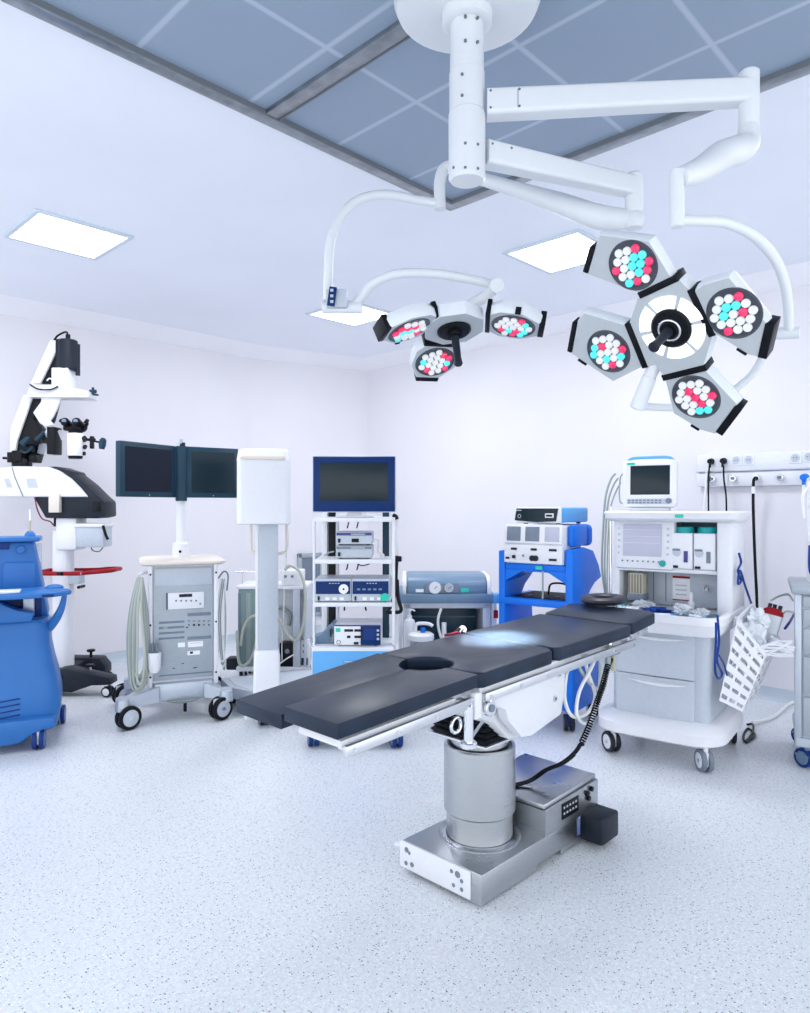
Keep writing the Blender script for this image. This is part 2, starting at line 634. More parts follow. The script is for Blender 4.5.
# ------------------------------------------------------------------ ceiling lights
LL = ['square ceiling light at the far left of the photo, left of the airflow panel',
      'square ceiling light behind the large surgical lamp head',
      'square ceiling light furthest back, behind the smaller surgical lamp head']
for (lx, ly), lab in zip(LIGHT_SPOTS, LL):
    e = bpy.data.objects.new('ceiling_light', None)
    COL.objects.link(e)
    e.location = (lx, ly, ZC)
    tag(e, lab, 'ceiling light', 'recessed ceiling lights')
    b = MB('fixture_frame')
    h = 0.30
    for x0, x1, y0, y1 in ((-h, h, -h, -h + .03), (-h, h, h - .03, h), (-h, -h + .03, -h + .03, h - .03), (h - .03, h, -h + .03, h - .03)):
        b.bb(x0, x1, y0, y1, -0.014, -0.001, 0.002)
    b.build('frame', e)
    b = MB('diffuser')
    b.bb(-h + .03, h - .03, -h + .03, h - .03, -0.012, -0.004)
    b.build('diffuser', e)
    for sx in (-1, 1):
        for sy in (-1, 1):
            b = MB('lightgrey')
            b.cyl((sx * (h - .06), sy * (h - .015), -0.018), (sx * (h - .06), sy * (h - .015), -0.012), 0.005, seg=10)
            b.build('screw', e)

# ------------------------------------------------------------------ surgical lamps on one ceiling mount
PX, PDp = 0.21, 2.38
T = Thing('ceiling_mount', 'white round ceiling plate with thick vertical white pole carrying the lamp arms', 'ceiling mount', PX, PDp, 0, 2.6)
b = MB('arm_white')
b.lathe([(0, .665), (.248, .665), (.248, .61), (.237, .585), (.21, .575), (.10, .57), (0, .57)], seg=48)
b.build('ceiling_plate', T)
b = MB('arm_white')
b.lathe([(0, .575), (.085, .575), (.085, .535), (.072, .53), (.06, .53), (0, .53)], seg=32)
b.build('collar', T)
b = MB('arm_white')
b.lathe([(0, .55), (.056, .55), (.058, .375), (.056, .373), (.056, .369), (.060, .367), (.060, .235), (.057, .233), (.057, .229), (.0625, .227), (.0625, .012), (.055, .002), (0, 0)], seg=32)
b.build('pole', T)
for a_, z_ in ((-100, .44), (-100, .52), (-60, .44), (-60, .52), (-110, .33), (-110, .26), (-100, .10), (-60, .10), (-140, .03), (-60, .02), (-100, .02)):
    b = MB('gasket')
    ca, sa = math.cos(R(a_)), math.sin(R(a_))
    b.cyl((.052 * ca, .052 * sa, z_), (.0645 * ca, .0645 * sa, z_), .005, seg=8)
    b.build('bolt', T)


def beam(mb, p0, p1, w0, h0, w1, h1, m=None, r_=0.3):
    """tapered beam with rounded section between two points (width across, height up)"""
    p0, p1 = Vector(p0), Vector(p1)
    d = (p1 - p0).normalized()
    side = d.cross(Vector((0, 0, 1))).normalized()
    up = side.cross(d)
    rings = []
    n = 6
    for p, w, h in ((p0, w0, h0), (p0.lerp(p1, .5), (w0 + w1) / 2, (h0 + h1) / 2), (p1, w1, h1)):
        ring = []
        for x, y, _ in rrect(0, 0, w / 2, h / 2, min(w, h) * r_, 0, n):
            ring.append(p + side * x + up * y)
        rings.append(ring)
    mb.loft(rings, m)


RANDC = random.Random(11)


def led_colour(k):
    return RANDC.choice(['led_white'] * 11 + ['led_red'] * 4 + ['led_teal'] * 4)


def hexgrid(rad, step):
    out = []
    k = int(rad / step) + 2
    for i in range(-k, k + 1):
        for j in range(-k, k + 1):
            x = step * (i + j * 0.5); y = step * j * 0.866
            if math.hypot(x, y) <= rad - step * 0.38:
                out.append((x, y))
    return out


class Plane2:
    """lamp-face plane: origin c (thing-local), unit normal n towards the light side"""
    def __init__(self, T, c, n):
        self.T, self.c, self.n = T, Vector(c), Vector(n).normalized()
        self.u = self.n.cross(Vector((0, 0, 1))).normalized()
        self.v = self.u.cross(self.n)

    def px(self, x, y):
        o = self.T.Mi @ Vector((0, 0, CAM_H)); r_ = self.T.Mi.to_3x3() @ ray(x, y)
        t = (self.c - o).dot(self.n) / r_.dot(self.n)
        q = o + r_ * t - self.c
        return (q.dot(self.u), q.dot(self.v))

    def p(self, a, b_, h=0.0):
        return self.c + self.u * a + self.v * b_ + self.n * h


LED_MESH = {}


def led_mesh(m, rad):
    if m not in LED_MESH:
        b = MB(m)
        b.lathe([(0, -.004), (rad, -.004), (rad, .002), (rad * .8, .006), (0, .0075)], seg=12)
        o = b.build('led_lens')
        LED_MESH[m] = o.data
        bpy.data.objects.remove(o)
    return LED_MESH[m]


def lamp_pod(T, P, outline, led_c, led_r, bars, thick=0.055, body='lamp_body'):
    """outline and led centre in lamp-plane coordinates; bars: list of (i, j, t0, t1, kind) along outline edges"""
    n = len(outline)
    cx = sum(p[0] for p in outline) / n; cy = sum(p[1] for p in outline) / n
    b = MB(body)
    tb_r = []
    for h, s in ((0, 0.965), (-0.006, 1.0), (-thick * .6, 1.03), (-thick, 0.93), (-thick * 1.15, .75)):
        tb_r.append([P.p(cx + (x - cx) * s, cy + (y - cy) * s, h) for x, y in outline])
    b.loft(tb_r)
    b.prism([P.p(cx + (x - cx) * .955, cy + (y - cy) * .955, 0.0) for x, y in outline], P.n * 0.0012, m='lamp_face')
    pod = b.build('lamp_pod', T)
    # round window
    w = MB('led_bed')
    q = P.p(*led_c)
    w.lathe([(0, .0015), (led_r, .0015), (led_r + .004, .004), (led_r + .007, .0015), (led_r + .007, -.002), (0, -.002)], q, P.n, 40)
    w.build('lens_window', pod)
    # coloured lenses
    rot = P.n.to_track_quat('Z', 'Y')
    step = led_r * 0.385
    for i, (x, y) in enumerate(hexgrid(led_r, step)):
        m = led_colour(i)
        o = bpy.data.objects.new('led_lens', led_mesh(m, led_r * 0.178))
        COL.objects.link(o)
        o.parent = pod
        o.rotation_mode = 'QUATERNION'
        o.rotation_quaternion = rot
        o.location = P.p(led_c[0] + x, led_c[1] + y, 0.006)
    for i, j, t0, t1, inset, width, hh in bars:
        a = Vector(outline[i]); c = Vector(outline[j])
        d = c - a
        p0 = a + d * t0; p1 = a + d * t1
        nrm = Vector((-d.y, d.x)).normalized()
        if nrm.dot(Vector((cx, cy)) - a) < 0:
            nrm = -nrm
        k = MB('black')
        pts = [p0 + nrm * (inset - width), p1 + nrm * (inset - width), p1 + nrm * inset, p0 + nrm * inset]
        k.prism([P.p(*q_, 0.004) for q_ in pts], P.n * (-hh), 0.002)
        k.build('bumper', pod)
    return pod


mat('led_bed', (0.05, 0.06, 0.08), 0.3)
mat('ring_glow', (0.9, 0.93, 0.96), 0.3, emit=(0.95, 0.97, 1.0), estr=0.5)

# --- large four-pod lamp (right)
T = Thing('surgical_light', 'large surgical lamp with four pods of coloured lenses, on the longer right-hand arm', 'surgical light', PX, PDp, 0, 2.6)
A = lambda px, py, d: T.w(PD(px, py, d))
b = MB('arm_white')
e1 = A(749, 92, 2.305)
p0 = A(468, 106, 2.38)
s_ = (e1 - p0).normalized()
beam(b, p0 + s_ * .0635, e1, .075, .088, .065, .078, r_=.2)
ha_ = b.build('horizontal_arm', T)
b = MB('gasket')
sd_ = s_.cross(Vector((0, 0, 1))).normalized()
for t_ in (.075, .17):
    for k in (-1, 1):
        q_ = p0 + s_ * t_ + Vector((0, 0, .028 * k))
        b.cyl(q_ + sd_ * .030, q_ + sd_ * .0395, .004, seg=8)
q_ = p0 + s_ * .165
b.box(q_ + sd_ * .0378, (.0015, .0012, .06), rz=math.atan2(s_.y, s_.x))
b.build('screw', ha_)
b = MB('arm_white')
b.lathe([(0, .072), (.024, .072), (.032, .064), (.032, -.125), (.028, -.135), (0, -.135)], e1, seg=24)
b.build('elbow', T)
k1 = A(752, 148, 2.305); k2 = A(680, 177, 2.15)
b = MB('arm_white')
b.tube([A(749, 122, 2.305), A(748, 142, 2.3), A(738, 150, 2.28), A(722, 155, 2.25), A(700, 170, 2.19), k2], .03, 16, radii=[.030, .038, .048, .046, .040, .030])
b.build('spring_arm', T)
b = MB('arm_white')
j0 = A(677, 184, 2.15)
b.cyl(j0 + Vector((0, 0, .045)), A(677, 227, 2.15), .021, bev=.004)
b.build('swivel', T)
b = MB('arm_white')
b.tube([A(678, 220, 2.15), A(700, 220.5, 2.16), A(728, 223, 2.19), A(757, 238, 2.24), A(778, 264, 2.31), A(787, 295, 2.38), A(789, 330, 2.45)], .0165, 14)
b.build('yoke', T)
b = MB('arm_white')
b.cyl(A(800, 332, 2.44), A(760, 334, 2.50), .021, bev=.003)
b.tube([A(770, 336, 2.48), A(765, 352, 2.52), A(748, 378, 2.58), A(715, 400, 2.62), A(680, 407, 2.60), A(642, 406, 2.52)], .0135, 12)
b.build('lower_yoke', T)
b = MB('arm_white')
b.cyl(A(637, 408, 2.47), A(650, 375, 2.42), .028, .024, bev=.004)
b.cyl(A(650, 375, 2.42), A(664, 345, 2.36), .022, .026)
b.build('hinge', T)
P = Plane2(T, A(672, 327, 2.25), T.Mi.to_3x3() @ (W(-0.62, -0.52, 0) + Vector((0, 0, -0.587))))
o_ = [P.px(*q) for q in ((637, 297), (680, 279), (692, 291), (714, 334), (704, 366), (664, 377), (655, 365), (646, 367), (628, 325))]
b = MB('lamp_body')
b.loft([[P.p(x * s, y * s, h) for x, y in o_] for h, s in ((0, .98), (-.006, 1.0), (-.05, 1.0), (-.065, .8))])
b.prism([P.p(x * .975, y * .975, 0) for x, y in o_], P.n * .0015, m='lamp_face')
b.build('hub', T)
b = MB('ring_glow')
for k in range(6):
    a0, a1 = R(60 * k + 4), R(60 * k + 56)
    pts = [(math.cos(a0 + (a1 - a0) * i / 8), math.sin(a0 + (a1 - a0) * i / 8)) for i in range(9)]
    b.prism([P.p(x * .108, y * .108, .002) for x, y in pts] + [P.p(x * .066, y * .066, .002) for x, y in pts[::-1]], P.n * .003)
b.build('ring_light', T)
b = MB('black')
b.lathe([(0, .002), (.066, .002), (.066, .010), (.060, .016), (.032, .018), (.028, .030), (.0, .030)], P.c, P.n, 36)
b.build('handle_base', T)
b = MB('chrome')
b.torus(P.p(0, 0, .020), .034, .005, axis=P.n)
b.build('handle_ring', T)
b = MB('darkgrey')
b.lathe([(0, .02), (.017, .02), (.015, .06), (.013, .10), (.016, .125), (.018, .135), (.012, .142), (0, .142)], P.c, P.n, 20)
b.build('handle', T)
pods = [
    ([(599, 233.6), (650, 240), (672.3, 277), (638.6, 293), (586.8, 274), (595, 246)], (633, 265), [(2, 3, -.12, 1.02, .004, .022, .06), (4, 5, .05, .95, .002, .018, .045)]),
    ([(577, 321), (583.5, 311.5), (626, 324), (643, 366), (612.6, 381.4), (571, 353.5)], (608.5, 351), [(2, 3, -.02, 1.04, .004, .022, .06), (5, 0, .05, .95, .002, .018, .045), (4, 5, .62, .82, .002, .008, .03)]),
    ([(693.5, 290), (702, 283), (729, 275.5), (767, 322), (759, 357.5), (750, 355.5), (713.5, 333)], (734, 313), [(0, 6, -.05, 1.05, .004, .022, .06), (3, 4, .02, .98, .004, .026, .06), (5, 6, .08, .35, .002, .008, .03)]),
    ([(664.5, 379), (706, 369), (738, 403), (715, 434), (701, 430), (673, 413)], (696, 396.5), [(0, 1, -.03, 1.03, .004, .022, .06), (2, 3, .08, .92, .004, .026, .06), (4, 5, .05, .35, .002, .008, .03)]),
]
for ol, c_, br in pods:
    lamp_pod(T, P, [P.px(*q) for q in ol], P.px(*c_), .075, br)

# --- smaller three-pod lamp (left)
T = Thing('surgical_light', 'smaller surgical lamp with three pods tilted downward, on the curved left-hand yoke', 'surgical light', PX, PDp, 0, 2.6)
A = lambda px, py, d: T.w(PD(px, py, d))
b = MB('arm_white')
e1 = A(634, 187, 2.655)
p0 = A(468, 150, 2.38)
s_ = (e1 - p0).normalized()
beam(b, p0 + s_ * .0635, e1, .07, .082, .062, .07, r_=.2)
ha_ = b.build('horizontal_arm', T)
b = MB('gasket')
sd_ = s_.cross(Vector((0, 0, 1))).normalized()
for t_ in (.075, .15):
    q_ = p0 + s_ * t_ + Vector((0, 0, .022))
    b.cyl(q_ + sd_ * .030, q_ + sd_ * .037, .004, seg=8)
b.build('screw', ha_)
b = MB('arm_white')
b.lathe([(0, .052), (.026, .052), (.033, .044), (.033, -.085), (.028, -.098), (0, -.098)], e1 + Vector((0, 0, -.0)), seg=24)
b.lathe([(0, -.098), (.030, -.098), (.036, -.11), (.038, -.135), (.030, -.155), (0, -.16)], e1, seg=24)
b.build('elbow', T)
b = MB('arm_white')
b.tube([A(633, 218, 2.66), A(618, 219, 2.67), A(596, 216, 2.70), A(560, 203, 2.75), A(520, 190, 2.81), A(470, 175, 2.88)], .03, 16, radii=[.030, .042, .046, .040, .030, .024])
b.build('spring_arm', T)
b = MB('arm_white')
b.tube([A(478, 178, 2.87), A(458, 168, 2.89), A(446, 167, 2.90), A(440, 180, 2.90), A(440, 209, 2.90)], .024, 14)
b.build('swivel', T)
b = MB('arm_white')
b.tube([A(440, 203, 2.90), A(415, 199, 2.9), A(385, 194, 2.88), A(360, 199, 2.86), A(342, 214, 2.84), A(331, 240, 2.82), A(328.5, 270, 2.81), A(328, 300, 2.80)], .0185, 14)
b.build('yoke', T)
b = MB('lightgrey')
b.box(A(337, 299, 2.78), (.085, .05, .075), .008)
b.cyl(A(322, 307, 2.80), A(362, 307, 2.80), .024, bev=.003, m='arm_white')
ctl = b.build('control_box', T)
b = MB('navy')
q = A(332, 296, 2.745)
b.box(q, (.030, .012, .075), .003, ry=R(8))
for k in range(3):
    b.box(q + Vector((0, -.008, .022 - .022 * k)), (.012, .004, .010), m='lightgrey')
b.build('keypad', ctl)
b = MB('arm_white')
b.tube([A(352, 307, 2.80), A(362, 296, 2.80), A(372, 284, 2.79), A(395, 274, 2.78), A(430, 273, 2.78), A(465, 278, 2.80), A(497, 285, 2.82)], .018, 14)
b.cyl(A(497, 285, 2.76), A(495, 286, 2.88), .029, bev=.003)
b.build('lower_yoke', T)
b = MB('arm_white')
b.tube([A(493, 290, 2.82), A(484, 297, 2.84), A(470, 305, 2.84), A(462, 315, 2.82)], .022, 12)
b.build('hinge', T)
P = Plane2(T, A(454, 329, 2.72), T.Mi.to_3x3() @ (W(0.10, -0.24, 0) + Vector((0, 0, -0.96))))
hub = []
angs = []
for q in ((418, 325.5), (434.5, 357), (512.6, 321)):
    x, y = P.px(*q)
    angs.append((math.atan2(y, x), min(.245, max(.19, math.hypot(x, y)))))
NP = 9
b = MB('lamp_body')
hub = [(.125 * math.cos(2 * PI * k / 8 + angs[2][0] + PI / 8), .125 * math.sin(2 * PI * k / 8 + angs[2][0] + PI / 8)) for k in range(8)]
b.loft([[P.p(x * s, y * s, h) for x, y in hub] for h, s in ((0, .98), (-.006, 1.0), (-.05, 1.0), (-.065, .8))])
b.prism([P.p(x * .975, y * .975, 0) for x, y in hub], P.n * .0015, m='lamp_face')
b.build('hub', T)
b = MB('black')
b.lathe([(0, .002), (.066, .002), (.066, .010), (.058, .016), (.030, .018), (.028, .032), (.0, .032)], P.c, P.n, 36)
b.build('handle_base', T)
b = MB('darkgrey')
b.lathe([(0, .02), (.016, .02), (.015, .06), (.014, .12), (.017, .145), (.012, .152), (0, .152)], P.c, P.n, 20)
b.build('handle', T)
for a_, rad_ in angs:
    ca, sa = math.cos(a_), math.sin(a_)
    ol = [(.110, -.068), (.150, -.098), (.235, -.100), (.305, -.055), (.305, .045), (.235, .100), (.150, .098), (.110, .068)]
    ol = [(r_ - .205, s) for r_, s in ol]
    # every pod leans inwards so that the beams meet
    rdir = P.u * ca + P.v * sa
    P2 = Plane2(T, P.p(rad_ * ca, rad_ * sa, .02), P.n - rdir * .30)
    P2.u = (rdir + P.n * .30).normalized()
    P2.v = P2.n.cross(P2.u)
    lamp_pod(T, P2, ol, (0, 0), .078, [(0, 7, -.05, 1.05, .004, .018, .065), (3, 4, .0, 1.0, .004, .022, .06), (5, 6, .1, .35, .002, .008, .03)])

# ------------------------------------------------------------------ operating table
T = Thing('operating_table', 'operating table with dark padded top on a steel column, mid-room', 'operating table', 0.312, 2.94, -44.2)
TOPZ = [(-.993, .864), (-.331, .897), (.19, .914), (.85, .933), (1.157, .964)]


def tz(y):
    for (a, za), (c, zc_) in zip(TOPZ, TOPZ[1:]):
        if y <= c or (c, zc_) == TOPZ[-1]:
            return za + (zc_ - za) * (y - a) / (c - a)


def pad(name, pts, drop=0.0, th=.055):
    b = MB('vinyl')
    tb = [(x, y, tz(y) - drop * max(0, -.335 - y) / .66 * (1 if x < 0 else .0)) for x, y in pts]
    b.prism(tb, (0, 0, -th), .010, seg=3)
    return b.build(name, T, ang=50)


arcL = [(-.105 * math.sin(R(a)) if a > 8 else -.012, -.331 - .105 * math.cos(R(a))) for a in range(8, 91, 10)]
arcS = [(.105 * math.cos(R(a)), -.331 + .105 * math.sin(R(a))) for a in range(0, 181, 12)]
pad('leg_pad', [(-.020, -.993), (-.012, -.435)] + arcL[1:] + [(-.105, -.336), (-.265, -.336), (-.282, -.993)], .03, .046)
pad('leg_pad', [(.255, -.993), (.255, -.336), (.105, -.336)] + [(-x, y) for x, y in arcL[1:][::-1]] + [(.006, -.435), (-.006, -.993)], th=.046)
pad('seat_pad', [(.105, -.326), (.235, -.326), (.258, -.300), (.258, .15), (.215, .183), (-.258, .183), (-.258, -.326), (-.105, -.326)] + arcS[::-1][1:-1], th=.058)
pad('back_pad', [(.235, .193), (.258, .215), (.258, .842), (-.258, .842), (-.258, .193)], th=.058)
pad('head_pad', [(.215, .856), (.250, .88), (.250, 1.12), (.20, 1.157), (-.20, 1.157), (-.250, 1.12), (-.250, .88), (-.215, .856)], th=.058)


def slab(mb, x0, x1, y0, y1, dz, th, m=None, bev=.002):
    mb.prism([(x0, y0, tz(y0) - dz), (x1, y0, tz(y0) - dz), (x1, y1, tz(y1) - dz), (x0, y1, tz(y1) - dz)], (0, 0, -th), bev, m)


b = MB('white')
for x0, x1 in ((-.24, -.03), (.03, .24)):
    slab(b, x0, x1, -.965, -.44, .062, .022)
slab(b, -.22, .22, -.31, .83, .064, .03)
slab(b, -.17, .17, .83, 1.12, .064, .02)
b.build('top_frame', T)
for sx in (-1, 1):
    for y0, y1, x_ in ((-.97, -.365, .262), (-.315, .86, .268), (.90, 1.13, .20)):
        b = MB('rail_metal')
        xa = sx * x_
        slab(b, xa - .009, xa + .009, y0, y1, .070, .034, bev=.003)
        n = int((y1 - y0) / .22) + 2
        for k in range(n):
            yy = y0 + .03 + (y1 - y0 - .06) * k / (n - 1)
            slab(b, xa - sx * .05, xa, yy - .015, yy + .015, .078, .016, m='white')
            b.cyl((xa + sx * .008, yy, tz(yy) - .087), (xa + sx * .013, yy, tz(yy) - .087), .007, seg=12, m='chrome')
        b.build('side_rail', T)
b = MB('black')
b.cyl((0, -.331, tz(-.331) - .052), (0, -.331, tz(-.331) - .040), .125, seg=36)  # black disc standing in for the shade inside the cutout
b.build('cutout_shade', T)
# hinge and clamp between leg and seat sections
for sx in (-1, 1):
    b = MB('chrome')
    x = sx * .262
    b.bb(x - .014, x + .014, -.375, -.335, .745, .838, .005, 'white')
    b.cyl((x, -.395, .665), (x, -.395, .80), .017, bev=.003)
    b.cyl((x, -.395, .650), (x, -.395, .672), .030, bev=.004)
    b.cyl((x + sx * .01, -.30, .775), (x + sx * .03, -.30, .775), .030, bev=.003)
    b.cyl((x + sx * .028, -.30, .775), (x + sx * .034, -.30, .775), .014, m='midgrey')
    b.torus((x - .02, -.44, .735), .026, .006, axis=(1, 0, 0), seg=24, sseg=8)
    b.tube([(x, -.395, .665), (x - sx * .02, -.34, .68), (x - sx * .05, -.25, .70)], .006, 8)
    b.build('hinge_clamp', T)
# white housing panels
prof = [(-.31, .845), (.275, .862), (.262, .70), (.240, .630), (.02, .590), (-.045, .600), (-.135, .685), (-.150, .728), (-.20, .748), (-.31, .758)]
for sx in (-1, 1):
    b = MB('white')
    b.prism([(sx * .20, y, z) for y, z in prof], (sx * .045, 0, 0), .004)
    for yy, zz in ((-.10, .80), (.22, .80), (.19, .705)):
        b.cyl((sx * .245, yy, zz), (sx * .250, yy, zz), .013, m='rail_metal', seg=16)
        b.cyl((sx * .250, yy, zz), (sx * .252, yy, zz), .006, m='gasket', seg=12)
    b.build('side_cover', T)
b = MB('white')
b.prism([(-.18, y, z - .022) for y, z in prof], (.36, 0, 0), .004)
b.build('drive_housing', T)
# accordion bellows
b = MB('rubber')
for k in range(5):
    z = .562 + k * .021
    h = .150 - .006 * k
    b.rbox_loft([(z, 0, 0, h - .012, h - .012, .01), (z + .0105, 0, 0, h, h, .012), (z + .021, 0, 0, h - .012, h - .012, .01)], n=2)
b.bb(-.11, .11, -.11, .11, .66, .72, .01)
b.build('bellows', T)
b = MB('rail_metal')
b.bb(-.152, .152, -.152, .152, .552, .562, .002)
b.build('bellows_plate', T)


def brushed():
    m = mat('brushed_steel', (0.50, 0.52, 0.54), 0.25, metal=1.0)
    nt = m.node_tree
    bs = nt.nodes['Principled BSDF']
    tc = nt.nodes.new('ShaderNodeTexCoord'); mp = nt.nodes.new('ShaderNodeMapping')
    mp.inputs['Scale'].default_value = (3, 3, 160)
    nz = nt.nodes.new('ShaderNodeTexNoise'); nz.inputs['Scale'].default_value = 3
    rp = nt.nodes.new('ShaderNodeMapRange')
    rp.inputs[3].default_value = .22; rp.inputs[4].default_value = .38
    nt.links.new(tc.outputs['Object'], mp.inputs[0]); nt.links.new(mp.outputs[0], nz.inputs['Vector'])
    nt.links.new(nz.outputs['Fac'], rp.inputs[0]); nt.links.new(rp.outputs[0], bs.inputs['Roughness'])


brushed()
b = MB('brushed_steel')
b.lathe([(0, .13), (.138, .13), (.138, .235), (.149, .245), (.149, .508), (.145, .514), (.135, .514), (.135, .49), (0, .49)], seg=64)
b.build('column', T)
b = MB('steel')
b.lathe([(0, .40), (.122, .40), (.122, .553), (0, .553)], seg=48)
b.build('inner_column', T)
b = MB('steel')
b.lathe([(.141, .13), (.172, .13), (.172, .133), (.165, .137), (.141, .137)], seg=48)
b.build('column_flange', T)
b = MB('brushed_steel')
b.bb(-.195, .215, -.26, .42, .035, .13, .004)
b.bb(-.185, .205, -.25, .12, .008, .04)
b.bb(-.185, .205, .30, .60, .008, .04)
b.build('base_body', T)
b = MB('brushed_steel')
b.loft([[(-.185, .165, z) if i == 0 else p for i, p in enumerate(ps)] for z, ps in [
    (.128, [(-.185, .165, .128), (.215, .165, .128), (.215, .60, .128), (-.185, .60, .128)]),
    (.235, [(-.185, .170, .235), (.215, .170, .235), (.215, .60, .250), (-.185, .60, .250)])]])
b.prism([(-.185, .170, .236), (.205, .170, .236), (.205, .60, .251), (-.185, .60, .251)], (0, 0, .022), .006)
b.build('motor_cover', T)
b = MB('white')
b.bb(-.205, .165, -.268, -.260, .022, .128, .003)
for x_, z_, r_ in ((-.165, .100, .011), (-.150, .092, .007), (-.168, .045, .009), (-.135, .050, .010), (.075, .100, .008), (.105, .098, .013), (.125, .080, .008), (.085, .050, .008), (.125, .048, .008)):
    b.cyl((x_, -.2665, z_), (x_, -.2695, z_), r_, seg=14, m='midgrey')
b.build('front_plate', T)
b = MB('black')
b.bb(.2145, .2165, .29, .43, .160, .228, .001)
for k in range(5):
    b.bb(.2165, .2172, .305 + .024 * k, .316 + .024 * k, .203, .212, m='lightgrey')
    b.bb(.2165, .2172, .305 + .024 * k, .316 + .024 * k, .178, .187, m='lightgrey')
b.build('control_plate', T)
b = MB('black')
for yy, zz in ((.50, .215), (.535, .225), (.51, .19)):
    b.cyl((.214, yy, zz), (.226, yy, zz), .011, seg=14)
b.build('socket', T)
b = MB('darkgrey')
b.bb(.205, .318, .452, .605, .022, .138, .012)
b.build('black_motor_box', T, 'black rubber coated box at the rear corner')
b = MB('rail_metal')
for x_, y_ in ((.17, -.22), (-.16, -.22), (.17, .56), (-.16, .56)):
    b.cyl((x_, y_, 0), (x_, y_, .02), .02, seg=16)
b.cyl((-.20, -.25, .10), (-.235, -.262, .10), .010, m='white', seg=12)
b.build('foot', T)
# rear end clamp and coiled cord
cl = T.xx(611, 651, .235)
b = MB('midgrey')
b.box(cl, (.05, .09, .03), .006)
b.cyl(cl + Vector((0, -.03, 0)), cl + Vector((0, -.03, -.07)), .014, m='hose_grey')
b.cyl(cl + Vector((0, .02, 0)), cl + Vector((0, .02, -.09)), .012, m='beige')
b.cyl(cl + Vector((0, 0, .0)), cl + Vector((-.02, 0, .10)), .012, m='chrome')
b.build('rail_clamp', T)
pth = [cl + Vector((0, 0, -.03)), T.xx(607, 668, .24), T.xx(603, 684, .25), T.xx(596, 705, .26), T.xx(588, 728, .26), T.xx(578, 748, .25), T.xx(563, 762, .20), T.xx(545, 770, .12), T.xx(528, 781, .05)]
end = Vector((-.02, .20, .262))
pth.append(end)
core = catmull(pth, 40)
b = MB('black')
hel = []
acc = 0
for i in range(len(core) - 1):
    p, q = core[i], core[i + 1]
    t = (q - p).normalized(); u = t.cross(Vector((1, 0, 0))).normalized(); v = t.cross(u)
    L = (q - p).length
    acc += L
    frac = i / len(core)
    pitch = .012
    if frac < .52:
        for s in range(3):
            f = (acc - L + L * s / 3) / pitch * 2 * PI
            hel.append(p.lerp(q, s / 3) + u * .011 * math.cos(f) + v * .011 * math.sin(f))
b.tube(hel, .0036, 6, smooth=0)
b.tube([hel[-1]] + core[int(len(core) * .53)::10] + [core[-1]], .009, 10)
b.tube([p + Vector((.012, 0, .004)) for p in core[int(len(core) * .60)::10]], .006, 8)
b.build('coiled_cord', T)

# ring cushion lying on the head pad
q = PZ(603.5, 606, .952)
b = MB('vinyl_side')
b.torus((0, 0, .022), .088, .036, sc=(1, 1, .58), seg=48)
o = b.build('gel_head_ring')
o.location = T.M @ Vector((0, 0, 0)); l = T.w(q)
l.z = tz(l.y) + .002
o.location = T.M @ l
o.rotation_euler = (R(2.5), 0, T.rz)
tag(o, 'dark round gel head ring lying on the far end of the operating table', 'head ring')
MATS['vinyl_side'].node_tree.nodes['Principled BSDF'].inputs['Base Color'].default_value = (.022, .020, .035, 1)

# white hoses hanging below the far half of the table
Th = T
b = MB('hose_white')


def hp(px, py, x=.20):
    return T.M @ T.xx(px, py, x)


b.tube([hp(585, 660), hp(588, 672), hp(595, 695), hp(588, 712), hp(573, 716), hp(565, 700), hp(566, 676), hp(570, 666, .17)], .008)
b.tube([hp(596, 657), hp(590, 670, .22), hp(579, 692, .22), hp(577, 715, .22), hp(587, 723, .22), hp(596, 708, .22), hp(600, 680, .22), hp(600, 662, .15)], .008)
b.tube([hp(578, 661), hp(581, 670), hp(590, 683, .20), hp(603, 690, .16), hp(607, 674, .12), hp(608, 662, .12)], .007, m='hose_beige')
o = recenter(b.build('hose_loops'))
tag(o, 'white hoses hanging in loops under the far half of the operating table', 'hose')

# strap bundle on the table edge
q = T.w(PZ(457, 629, .92))
e = bpy.data.objects.new('patient_strap', None); COL.objects.link(e)
e.location = T.M @ Vector((-.235, .13, tz(.13) + .001)); e.rotation_euler = (0, 0, T.rz)
e.scale = (.6, .6, .7)
tag(e, 'small dark red strap with white cuff on the rear edge of the operating table', 'strap')
b = MB('darkred')
b.tube([(-.03, -.10, .008), (-.01, -.05, .012), (0, 0, .018), (-.01, .05, .012)], .010, 8)
b.build('strap', e)
b = MB('black')
b.box((-.01, .03, .03), (.03, .05, .012), .003, rx=R(25))
b.build('buckle', e)
b = MB('white')
b.tube([(-.01, .04, .018), (-.005, .07, .042), (0, .10, .030), (0, .09, .012)], .014, 10)
b.build('cuff', e)


